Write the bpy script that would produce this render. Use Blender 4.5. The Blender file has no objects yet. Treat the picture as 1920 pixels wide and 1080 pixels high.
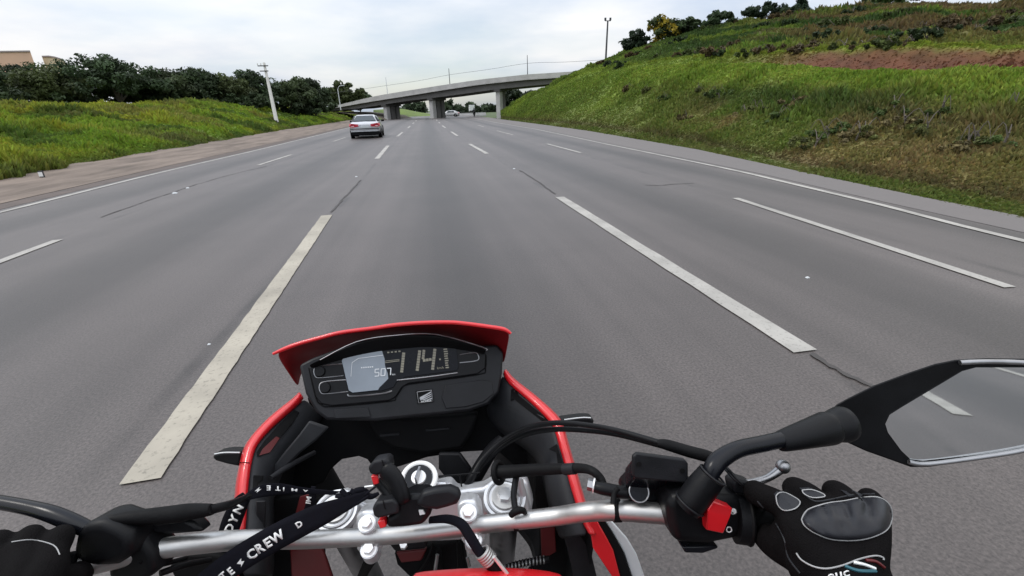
import bpy, bmesh, math, random
import numpy as np
from mathutils import Vector, Matrix

S = bpy.context.scene
COL = S.collection
rad = math.radians

# ------------------------------------------------------------------ camera
F, CAMH, PITCH, YAW, ROLL = 880.0, 1.5, rad(21.0), rad(9.0), rad(2.0)
f0 = Vector((math.sin(YAW)*math.cos(PITCH), math.cos(YAW)*math.cos(PITCH), -math.sin(PITCH)))
r0 = Vector((math.cos(YAW), -math.sin(YAW), 0)); u0 = r0.cross(f0)
CR = r0*math.cos(ROLL) - u0*math.sin(ROLL)
CU = u0*math.cos(ROLL) + r0*math.sin(ROLL)
CP = Vector((0, 0, CAMH))
cam_data = bpy.data.cameras.new('camera')
cam_data.sensor_width = 36.0
cam_data.lens = F/1920*36.0
cam_data.clip_start, cam_data.clip_end = 0.02, 6000
cam = bpy.data.objects.new('camera', cam_data); COL.objects.link(cam)
M = Matrix((CR, CU, -f0)).transposed().to_4x4(); M.translation = CP
cam.matrix_world = M
S.camera = cam

# ------------------------------------------------------------------ sky, sun, exposure
SUN_EL, SUN_AZ = rad(52), rad(-75)          # azimuth from +Y towards +X
w = bpy.data.worlds.new('World'); S.world = w; w.use_nodes = True
nt = w.node_tree; N = nt.nodes; Lk = nt.links
for n in list(N): N.remove(n)
out = N.new('ShaderNodeOutputWorld'); bg = N.new('ShaderNodeBackground'); bg.inputs['Strength'].default_value = 0.1
sky = N.new('ShaderNodeTexSky'); sky.sky_type = 'NISHITA'; sky.sun_disc = False
sky.sun_elevation = SUN_EL; sky.sun_rotation = SUN_AZ
tc = N.new('ShaderNodeTexCoord'); sep = N.new('ShaderNodeSeparateXYZ'); Lk.new(tc.outputs['Generated'], sep.inputs[0])
def math_node(op, a=None, b=None, c=None, clamp=False):
    m = N.new('ShaderNodeMath'); m.operation = op; m.use_clamp = clamp
    for i, v in enumerate((a, b, c)):
        if v is None: continue
        if isinstance(v, (int, float)): m.inputs[i].default_value = v
        else: Lk.new(v, m.inputs[i])
    return m.outputs[0]
CLOUD_OFF = (5.2, 7.7, 1.0)
# cloud deck: direction projected on a flat layer so that the clouds flatten towards the horizon
zc = math_node('ADD', math_node('MAXIMUM', sep.outputs[2], 0.0), 0.16)
cx = math_node('DIVIDE', sep.outputs[0], zc); cy = math_node('DIVIDE', sep.outputs[1], zc)
cmb = N.new('ShaderNodeCombineXYZ'); Lk.new(cx, cmb.inputs[0]); Lk.new(cy, cmb.inputs[1])
n1 = N.new('ShaderNodeTexNoise'); n1.inputs['Scale'].default_value = 0.62; n1.inputs['Detail'].default_value = 7; n1.inputs['Roughness'].default_value = 0.52
mp1 = N.new('ShaderNodeMapping'); mp1.inputs['Location'].default_value = CLOUD_OFF; Lk.new(cmb.outputs[0], mp1.inputs[0]); Lk.new(mp1.outputs[0], n1.inputs['Vector'])
n2 = N.new('ShaderNodeTexNoise'); n2.inputs['Scale'].default_value = 0.42; n2.inputs['Detail'].default_value = 5; n2.inputs['Roughness'].default_value = 0.5
mp2 = N.new('ShaderNodeMapping'); mp2.inputs['Location'].default_value = (3.7, 8.1, 2.0); Lk.new(cmb.outputs[0], mp2.inputs[0]); Lk.new(mp2.outputs[0], n2.inputs['Vector'])
shade = N.new('ShaderNodeValToRGB'); Lk.new(n1.outputs[0], shade.inputs[0])
shade.color_ramp.elements[0].position = 0.34; shade.color_ramp.elements[0].color = (0.60, 0.69, 0.83, 1)
shade.color_ramp.elements[1].position = 0.60; shade.color_ramp.elements[1].color = (0.98, 0.98, 0.985, 1)
gap = N.new('ShaderNodeValToRGB'); Lk.new(n2.outputs[0], gap.inputs[0])
gap.color_ramp.elements[0].position = 0.38; gap.color_ramp.elements[0].color = (0.55, 0.55, 0.55, 1)
gap.color_ramp.elements[1].position = 0.54; gap.color_ramp.elements[1].color = (0, 0, 0, 1)
# overcast brightening towards the zenith (the CIE overcast law)
lift = math_node('MULTIPLY_ADD', math_node('MAXIMUM', sep.outputs[2], 0.0), 15.5, 8.5)
sc_ = N.new('ShaderNodeVectorMath'); sc_.operation = 'SCALE'; Lk.new(shade.outputs[0], sc_.inputs[0]); Lk.new(lift, sc_.inputs['Scale'])
sk2 = N.new('ShaderNodeVectorMath'); sk2.operation = 'SCALE'; Lk.new(sky.outputs[0], sk2.inputs[0]); sk2.inputs['Scale'].default_value = 1.4
mx = N.new('ShaderNodeMix'); mx.data_type = 'RGBA'
Lk.new(gap.outputs[0], mx.inputs[0]); Lk.new(sc_.outputs[0], mx.inputs[6]); Lk.new(sk2.outputs[0], mx.inputs[7])
Lk.new(mx.outputs[2], bg.inputs['Color']); Lk.new(bg.outputs[0], out.inputs['Surface'])

sd = bpy.data.lights.new('sun', 'SUN'); sd.energy = 1.3; sd.angle = rad(14); sd.color = (1.0, 0.96, 0.9)
sun = bpy.data.objects.new('sun', sd); COL.objects.link(sun)
sdir = Vector((math.sin(SUN_AZ)*math.cos(SUN_EL), math.cos(SUN_AZ)*math.cos(SUN_EL), math.sin(SUN_EL)))
sun.rotation_euler = sdir.to_track_quat('Z', 'Y').to_euler(); sun.location = (0, 0, 60)
S.view_settings.view_transform = 'Standard'; S.view_settings.look = 'None'
S.view_settings.exposure = 0.0; S.view_settings.gamma = 1.0
S.render.engine = 'CYCLES'
S.cycles.use_denoising = True
S.cycles.max_bounces = 6; S.cycles.diffuse_bounces = 3; S.cycles.glossy_bounces = 3

# ------------------------------------------------------------------ helpers
def ray(px, py): return f0 + CR*((px-960)/F) - CU*((py-540)/F)
def Q(px, py, z): return CP + ray(px, py)*z                  # the point seen at photo pixel (px,py), z metres along the view axis
def G(px, py, h=0.0):
    d = ray(px, py); return CP + d*((h-CAMH)/d.z)
def atX(px, py, X):
    d = ray(px, py); return CP + d*(X/d.x)
def atY(px, py, Y):
    d = ray(px, py); return CP + d*(Y/d.y)
class Plane:
    def __init__(s, p, n): s.p, s.n = Vector(p), Vector(n).normalized()
    def __call__(s, px, py, lift=0.0):
        d = ray(px, py); p = s.p + s.n*lift
        return CP + d*((p-CP).dot(s.n)/d.dot(s.n))
def R_px(rpx, z): return rpx*z/F                              # pixel radius to metres at depth z

def tag(o, label=None, cat=None, group=None, kind=None):
    if label: o['label'] = label
    if cat: o['category'] = cat
    if group: o['group'] = group
    if kind: o['kind'] = kind
    return o
def empty(name, loc=(0, 0, 0), rz=0.0):
    o = bpy.data.objects.new(name, None); COL.objects.link(o); o.location = loc; o.rotation_euler = (0, 0, rz); o.empty_display_size = 0.1
    return o
def link(name, me, parent=None, smooth=True, angle=None):
    o = bpy.data.objects.new(name, me); COL.objects.link(o)
    if smooth and len(me.polygons):
        me.polygons.foreach_set('use_smooth', [True]*len(me.polygons))
        if angle is not None:
            bm = bmesh.new(); bm.from_mesh(me)
            for e in bm.edges:
                if len(e.link_faces) == 2 and e.calc_face_angle(0) > rad(angle): e.smooth = False
            bm.to_mesh(me); bm.free()
    if parent is not None:
        o.parent = parent
        if parent.type == 'EMPTY' or True:
            o.matrix_parent_inverse = world_of(parent).inverted()
    return o
def world_of(o):
    m = Matrix.LocRotScale(o.location, o.rotation_euler, o.scale)
    if o.parent: m = world_of(o.parent) @ o.matrix_parent_inverse @ m
    return m
def from_bm(name, bm, mat, parent=None, smooth=True, angle=35):
    bmesh.ops.recalc_face_normals(bm, faces=bm.faces)
    me = bpy.data.meshes.new(name); bm.to_mesh(me); bm.free()
    if mat: me.materials.append(mat)
    return link(name, me, parent, smooth, angle)
def mesh_np(name, verts, faces, mat, parent=None, colors=None, smooth=False):
    verts = np.asarray(verts, np.float32); faces = np.asarray(faces, np.int32)
    me = bpy.data.meshes.new(name); k = faces.shape[1]; n = len(faces)
    me.vertices.add(len(verts)); me.vertices.foreach_set('co', verts.ravel())
    me.loops.add(n*k); me.loops.foreach_set('vertex_index', faces.ravel())
    me.polygons.add(n); me.polygons.foreach_set('loop_start', np.arange(0, n*k, k, dtype=np.int32))
    try: me.polygons.foreach_set('loop_total', np.full(n, k, np.int32))
    except Exception: pass
    me.update(calc_edges=True)
    if colors is not None:
        ca = me.color_attributes.new('col', 'FLOAT_COLOR', 'POINT')
        c4 = np.ones((len(verts), 4), np.float32); c4[:, :3] = colors
        ca.data.foreach_set('color', c4.ravel())
    me.materials.append(mat)
    return link(name, me, parent, smooth)
def mod(o, kind, **k):
    m = o.modifiers.new(kind.lower(), kind)
    for a, v in k.items(): setattr(m, a, v)
    return m

# numpy value noise
def _hash(ix, iy, seed):
    h = (ix.astype(np.int64)*374761393 + iy.astype(np.int64)*668265263 + seed*982451653) & 0x7fffffff
    h = ((h ^ (h >> 13))*1274126177) & 0x7fffffff
    return ((h ^ (h >> 16)) & 0xffff)/65535.0
def vnoise(x, y, seed=0):
    x = np.asarray(x, float); y = np.asarray(y, float)
    ix = np.floor(x); iy = np.floor(y); fx = x-ix; fy = y-iy
    fx = fx*fx*(3-2*fx); fy = fy*fy*(3-2*fy)
    a = _hash(ix, iy, seed); b = _hash(ix+1, iy, seed); c = _hash(ix, iy+1, seed); d = _hash(ix+1, iy+1, seed)
    return a+(b-a)*fx+(c-a)*fy+(a-b-c+d)*fx*fy
def fbm(x, y, seed=0, o=4):
    t = 0; amp = 0.5; s = 0
    for i in range(o):
        t = t+amp*vnoise(x*2**i, y*2**i, seed+i*17); s += amp; amp *= 0.55
    return t/s

# ------------------------------------------------------------------ materials
def new_mat(name):
    m = bpy.data.materials.new(name); m.use_nodes = True
    return m, m.node_tree.nodes, m.node_tree.links, m.node_tree.nodes['Principled BSDF']
def mat(name, col, rough=0.5, metal=0.0, var=0.15, scale=30.0, bump=0.0, coat=0.0, bscale=None, rvar=0.12, spec=0.5):
    m, n, l, p = new_mat(name)
    tcn = n.new('ShaderNodeTexCoord'); nz = n.new('ShaderNodeTexNoise'); nz.inputs['Scale'].default_value = scale; nz.inputs['Detail'].default_value = 6
    l.new(tcn.outputs['Object'], nz.inputs['Vector'])
    rp = n.new('ShaderNodeValToRGB'); l.new(nz.outputs[0], rp.inputs[0])
    rp.color_ramp.elements[0].position = 0.3; rp.color_ramp.elements[1].position = 0.7
    rp.color_ramp.elements[0].color = tuple(c*(1-var) for c in col)+(1,); rp.color_ramp.elements[1].color = tuple(min(1, c*(1+var)) for c in col)+(1,)
    l.new(rp.outputs[0], p.inputs['Base Color'])
    mr = n.new('ShaderNodeMapRange'); l.new(nz.outputs[0], mr.inputs[0]); mr.inputs[1].default_value = 0.3; mr.inputs[2].default_value = 0.7
    mr.inputs[3].default_value = max(0.02, rough-rvar); mr.inputs[4].default_value = min(1, rough+rvar); l.new(mr.outputs[0], p.inputs['Roughness'])
    p.inputs['Metallic'].default_value = metal; p.inputs['Coat Weight'].default_value = coat
    p.inputs['Specular IOR Level'].default_value = spec
    if bump:
        b = n.new('ShaderNodeBump'); b.inputs['Strength'].default_value = bump; b.inputs['Distance'].default_value = 0.002
        nb = n.new('ShaderNodeTexNoise'); nb.inputs['Scale'].default_value = bscale or scale*6; nb.inputs['Detail'].default_value = 4
        l.new(tcn.outputs['Object'], nb.inputs['Vector']); l.new(nb.outputs[0], b.inputs['Height']); l.new(b.outputs[0], p.inputs['Normal'])
    return m
def attr_mat(name, rough=0.8, trans=0.0, nscale=0.0, nvar=0.3, bump=0.0, spec=0.25):
    m, n, l, p = new_mat(name)
    a = n.new('ShaderNodeAttribute'); a.attribute_name = 'col'
    src = a.outputs['Color']
    if nscale:
        g = n.new('ShaderNodeNewGeometry'); nz = n.new('ShaderNodeTexNoise'); nz.inputs['Scale'].default_value = nscale; nz.inputs['Detail'].default_value = 8; nz.inputs['Roughness'].default_value = 0.65
        l.new(g.outputs['Position'], nz.inputs['Vector'])
        mr = n.new('ShaderNodeMapRange'); mr.inputs[1].default_value = 0.3; mr.inputs[2].default_value = 0.7; mr.inputs[3].default_value = 1-nvar; mr.inputs[4].default_value = 1+nvar
        l.new(nz.outputs[0], mr.inputs[0])
        vm = n.new('ShaderNodeVectorMath'); vm.operation = 'SCALE'; l.new(src, vm.inputs[0]); l.new(mr.outputs[0], vm.inputs['Scale']); src = vm.outputs[0]
        if bump:
            b = n.new('ShaderNodeBump'); b.inputs['Strength'].default_value = bump; b.inputs['Distance'].default_value = 0.15
            l.new(nz.outputs[0], b.inputs['Height']); l.new(b.outputs[0], p.inputs['Normal'])
    l.new(src, p.inputs['Base Color']); p.inputs['Roughness'].default_value = rough; p.inputs['Specular IOR Level'].default_value = spec
    if trans:
        tr = n.new('ShaderNodeBsdfTranslucent'); l.new(src, tr.inputs['Color']); mixs = n.new('ShaderNodeMixShader'); mixs.inputs[0].default_value = trans
        l.new(p.outputs[0], mixs.inputs[1]); l.new(tr.outputs[0], mixs.inputs[2]); l.new(mixs.outputs[0], n['Material Output'].inputs['Surface'])
    return m

M_black = mat('black_plastic', (0.0062, 0.0064, 0.0075), 0.42, var=.3, spec=.16, bump=0.12, scale=20, bscale=900)
M_black2 = mat('dark_grey_plastic', (0.0120, 0.0125, 0.0145), 0.45, var=.3, spec=.2, bump=0.15, scale=25, bscale=900)
M_panel = mat('moulded_grey_plastic', (0.021, 0.022, 0.025), 0.5, var=.3, spec=.22, bump=0.15, scale=14, bscale=900)
M_tar = mat('tar_seam', (.042, .037, .035), .7, var=.3, scale=6)
M_deep = mat('matt_black_underside', (0.004, 0.004, 0.0045), 0.8, spec=.15, scale=20)
M_gloss = mat('gloss_black', (0.005, 0.0055, 0.008), 0.26, spec=.25, scale=15, rvar=0.08)
M_rubber = mat('rubber', (0.0055, 0.0055, 0.006), 0.6, spec=.12, bump=0.2, scale=60)
M_red = mat('red_painted_plastic', (0.62, 0.012, 0.018), 0.32, var=0.06, scale=8, coat=0.5, rvar=0.06)
M_redd = mat('dark_and_shaded_red', (0.085, 0.0035, 0.0045), 0.5, var=0.1, scale=12)  # shade of the red liners put into the colour; also plain dark red parts
M_redshade = mat('painted_shade_red', (0.17, 0.0045, 0.007), 0.5, var=.06, scale=12, spec=.3)  # shade inside the red cowl, put into a darker colour
M_alu = mat('brushed_aluminium', (0.47, 0.465, 0.455), 0.42, metal=.9, var=0.03, scale=140, rvar=0.05, bump=0.03)
M_cast = mat('silver_painted_alloy', (0.62, 0.63, 0.65), 0.38, metal=0.55, var=0.08, scale=40, bump=0.08)
M_chrome = mat('bright_metal', (0.80, 0.80, 0.80), 0.40, metal=.6, var=0.05, scale=50, rvar=0.06)
M_steel = mat('grey_steel', (0.33, 0.33, 0.34), 0.4, metal=1.0, var=0.15, scale=60)
M_white = mat('white_print', (0.78, 0.78, 0.77), 0.7, var=0.05, scale=80)
M_cloth = mat('black_woven_strap', (0.008, 0.008, 0.012), 0.85, spec=.08, bump=0.5, scale=120, bscale=1800)
M_glove = mat('black_glove_fabric', (0.0050, 0.0044, 0.0047), 0.85, var=.3, spec=.06, bump=0.6, scale=60, bscale=700)
M_leather = mat('black_leather', (0.012, 0.012, 0.014), 0.5, bump=0.4, scale=60, bscale=400)
M_guard = mat('knuckle_guard_plastic', (0.013, 0.0135, 0.017), 0.38, spec=.25, bump=0.1, scale=40, bscale=900)
M_piping = mat('grey_piping', (0.30, 0.30, 0.30), 0.6)
M_silver = mat('silver_decal', (0.55, 0.57, 0.58), 0.4, var=0.05, scale=20)
M_glass = mat('mirror_glass', (0.78, 0.80, 0.80), 0.02, metal=1.0, var=0.02, scale=4, rvar=0.01)
M_lcd = mat('display_dark_glass', (0.006, 0.007, 0.010), 0.25, var=0.2, scale=30, rvar=0.05, spec=.12)
M_lcdl = mat('display_painted_glare', (0.20, 0.23, 0.265), 0.22, var=0.10, scale=22, rvar=0.05)
M_seg = mat('display_segments', (0.21, 0.195, 0.15), 0.5, var=0.1, scale=100)
M_segw = mat('display_small_print', (0.62, 0.64, 0.66), 0.5)
M_teal = mat('teal_stripe', (0.02, 0.10, 0.13), 0.6)
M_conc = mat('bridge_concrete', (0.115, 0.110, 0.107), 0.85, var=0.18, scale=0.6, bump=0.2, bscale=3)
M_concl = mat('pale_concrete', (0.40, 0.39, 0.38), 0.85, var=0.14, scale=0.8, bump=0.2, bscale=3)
M_concd = mat('dark_and_shaded_concrete', (0.07, 0.067, 0.065), 0.9, var=0.25, scale=0.5)
M_pole = mat('pole_concrete', (0.52, 0.51, 0.48), 0.8, var=0.1, scale=2)
M_dark = mat('dark_steel', (0.06, 0.06, 0.065), 0.5, metal=0.4, scale=4)
M_bark = mat('bark', (0.10, 0.085, 0.07), 0.9, var=0.3, scale=3, bump=0.6, bscale=8)
M_leaf = attr_mat('leaves', 0.7, trans=0.25)
M_grass = attr_mat('grass_blades', 0.8, trans=0.32)
M_ter = attr_mat('bank_ground', 0.95, nscale=1.6, nvar=0.35, bump=0.6)

# ------------------------------------------------------------------ mesh builders
def catmull(pts, n=6):
    pts = [Vector(p) for p in pts]; outp = []
    for i in range(len(pts)-1):
        p0 = pts[max(i-1, 0)]; p1 = pts[i]; p2 = pts[i+1]; p3 = pts[min(i+2, len(pts)-1)]
        for k in range(n):
            t = k/n
            outp.append(0.5*((2*p1)+(-p0+p2)*t+(2*p0-5*p1+4*p2-p3)*t*t+(-p0+3*p1-3*p2+p3)*t**3))
    outp.append(pts[-1]); return outp
def add_tube(bm, pts, rads, seg=12, smooth_n=0, squash=1.0):
    if not isinstance(rads, (list, tuple)): rads = [rads]*len(pts)
    if smooth_n:
        rr = catmull([Vector((r, 0, 0)) for r in rads], smooth_n); pts = catmull(pts, smooth_n); rads = [max(1e-4, v.x) for v in rr]
    pts = [Vector(p) for p in pts]
    up = None; rings = []
    for i, p in enumerate(pts):
        t = (pts[min(i+1, len(pts)-1)]-pts[max(i-1, 0)]).normalized()
        if up is None:
            up = Vector((0, 0, 1)) if abs(t.z) < 0.9 else Vector((1, 0, 0))
        a = (up - t*up.dot(t)).normalized(); b = t.cross(a); up = a
        rings.append([bm.verts.new(p+(a*math.cos(2*math.pi*k/seg)*squash+b*math.sin(2*math.pi*k/seg))*rads[i]) for k in range(seg)])
    for i in range(len(rings)-1):
        for k in range(seg):
            bm.faces.new((rings[i][k], rings[i][(k+1) % seg], rings[i+1][(k+1) % seg], rings[i+1][k]))
    bm.faces.new(list(reversed(rings[0]))); bm.faces.new(rings[-1])
    return bm
def tube(name, pts, rads, m, parent=None, seg=12, n=0, squash=1.0, angle=50):
    return from_bm(name, add_tube(bmesh.new(), pts, rads, seg, n, squash), m, parent, True, angle)
def add_box(bm, c, ax, size):
    """c centre, ax three unit axes, size full extents"""
    c = Vector(c); v = []
    for sx in (-1, 1):
        for sy in (-1, 1):
            for sz in (-1, 1):
                v.append(bm.verts.new(c+ax[0]*(sx*size[0]/2)+ax[1]*(sy*size[1]/2)+ax[2]*(sz*size[2]/2)))
    for f in ((0, 1, 3, 2), (4, 6, 7, 5), (0, 4, 5, 1), (2, 3, 7, 6), (0, 2, 6, 4), (1, 5, 7, 3)):
        bm.faces.new([v[i] for i in f])
    return bm
XYZ = (Vector((1, 0, 0)), Vector((0, 1, 0)), Vector((0, 0, 1)))
def prism(bm, pts, off):
    """closed outline pts (3d), extruded by vector off"""
    a = [bm.verts.new(p) for p in pts]; b = [bm.verts.new(Vector(p)+off) for p in pts]
    k = len(pts)
    bm.faces.new(a); bm.faces.new(list(reversed(b)))
    for i in range(k): bm.faces.new((a[i], b[i], b[(i+1) % k], a[(i+1) % k]))
    return bm
def plate(name, pix, where, thick, m, parent=None, bevel=0.0, lift=0.0, seg=2):
    """solid slab whose front face has the outline pix; where = depth in metres or a Plane"""
    pts = [where(x, y, lift) if isinstance(where, Plane) else Q(x, y, where) for x, y in pix]
    off = -where.n*thick if isinstance(where, Plane) else f0*thick
    o = from_bm(name, prism(bmesh.new(), pts, off), m, parent, True, 30)
    if bevel: mod(o, 'BEVEL', width=bevel, segments=seg, limit_method='ANGLE', angle_limit=rad(40))
    return o
def loft(name, rows, m, parent=None, thick=0.003, sub=1, raw=False):
    """rows of (px,py,z); a sheet with thickness"""
    bm = bmesh.new(); g = [[bm.verts.new(v if raw else Q(*v)) for v in r] for r in rows]
    for i in range(len(g)-1):
        for j in range(len(g[0])-1): bm.faces.new((g[i][j], g[i][j+1], g[i+1][j+1], g[i+1][j]))
    o = from_bm(name, bm, m, parent, True, None)
    if thick: mod(o, 'SOLIDIFY', thickness=thick, offset=0)
    if sub: mod(o, 'SUBSURF', levels=sub, render_levels=sub)
    return o
def strip(pts_a, pts_b, za, zb): return [[(x, y, z) for (x, y), z in zip(pts_a, za)], [(x, y, z) for (x, y), z in zip(pts_b, zb)]]
def disc(bm, c, n, r, h, seg=32, r2=None):
    """solid disc: base centre c, axis n, radius r, height h (towards n)"""
    n = Vector(n).normalized(); a = n.orthogonal().normalized(); b = n.cross(a); r2 = r if r2 is None else r2
    lo = [bm.verts.new(Vector(c)+(a*math.cos(2*math.pi*k/seg)+b*math.sin(2*math.pi*k/seg))*r) for k in range(seg)]
    hi = [bm.verts.new(Vector(c)+n*h+(a*math.cos(2*math.pi*k/seg)+b*math.sin(2*math.pi*k/seg))*r2) for k in range(seg)]
    bm.faces.new(list(reversed(lo))); bm.faces.new(hi)
    for k in range(seg): bm.faces.new((lo[k], lo[(k+1) % seg], hi[(k+1) % seg], hi[k]))
    return bm
def ring(bm, c, n, R, r, seg=36, s2=10):
    n = Vector(n).normalized(); a = n.orthogonal().normalized(); b = n.cross(a); g = []
    for k in range(seg):
        d = a*math.cos(2*math.pi*k/seg)+b*math.sin(2*math.pi*k/seg)
        g.append([bm.verts.new(Vector(c)+d*(R+r*math.cos(2*math.pi*j/s2))+n*(r*math.sin(2*math.pi*j/s2))) for j in range(s2)])
    for k in range(seg):
        for j in range(s2):
            bm.faces.new((g[k][j], g[(k+1) % seg][j], g[(k+1) % seg][(j+1) % s2], g[k][(j+1) % s2]))
    return bm
def ball(bm, c, r, sc=(1, 1, 1), seg=16):
    bmesh.ops.create_uvsphere(bm, u_segments=seg, v_segments=seg//2+2, radius=r, matrix=Matrix.Translation(c) @ Matrix.Diagonal((*sc, 1)))
    return bm
def text_px(name, body, px, py, ang, hpx, where, m, parent, lift=0.0, bold=0.02, stretch=1.0, ext=0.0003):
    cu = bpy.data.curves.new(name, 'FONT'); cu.body = body; cu.size = 1.0; cu.offset = bold; cu.align_x = 'CENTER'; cu.align_y = 'CENTER'
    cu.resolution_u = 2
    to = bpy.data.objects.new(name+'_outline', cu); COL.objects.link(to)
    me = bpy.data.meshes.new_from_object(to.evaluated_get(bpy.context.evaluated_depsgraph_get()))
    bpy.data.objects.remove(to); bpy.data.curves.remove(cu)
    W = (lambda x, y: where(x, y, lift)) if isinstance(where, Plane) else (lambda x, y: Q(x, y, where))
    a = rad(ang); s = hpx/0.70; o = W(px, py)
    ex = (W(px+10*math.cos(a), py-10*math.sin(a))-o)/10*s*stretch; ey = (W(px-10*math.sin(a), py-10*math.cos(a))-o)/10*s
    for v in me.vertices: v.co = o + ex*v.co.x + ey*v.co.y
    me.materials.clear(); me.materials.append(m)
    ob = link(name, me, parent, False)
    mod(ob, 'SOLIDIFY', thickness=ext, offset=0)
    return ob
def polys_px(name, polys, where, m, parent, lift=0.0, thick=0.0003):
    bm = bmesh.new()
    for pl in polys:
        pts = [where(x, y, lift) if isinstance(where, Plane) else Q(x, y, where) for x, y in pl]
        prism(bm, pts, (-where.n if isinstance(where, Plane) else f0)*thick)
    return from_bm(name, bm, m, parent, False)
# ================================================================== SETTING
def itp(x, tab): return float(np.interp(x, [a for a, b in tab], [b for a, b in tab]))
ROAD_R = [(-250, 6.9), (4.58, 7.17), (6.44, 7.5), (8.7, 7.79), (15.06, 8.78), (20.4, 9.17), (29.9, 9.84), (42.8, 10.15), (84.5, 10.9), (400, 16)]
ROAD_L = [(-250, -8.7), (11, -8.75), (18, -8.98), (37, -9.25), (58, -9.6), (400, -13)]
YS = [-250, -150, -80, -40, -20, -10, -5, 0, 3, 6, 9, 12, 15, 20, 25, 30, 40, 50, 60, 75, 90, 110, 140, 200, 300, 400]
def band(name, fl, fr, z, m, n=1, ys=YS, kind='structure'):
    v = []; f = []
    for y in ys:
        a, b = fl(y), fr(y)
        for k in range(n+1): v.append((a+(b-a)*k/n, y, z(y, k/n) if callable(z) else z))
    for i in range(len(ys)-1):
        for k in range(n): f.append((i*(n+1)+k, i*(n+1)+k+1, (i+1)*(n+1)+k+1, (i+1)*(n+1)+k))
    o = mesh_np(name, v, f, m, smooth=True); o['kind'] = kind; return o

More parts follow.
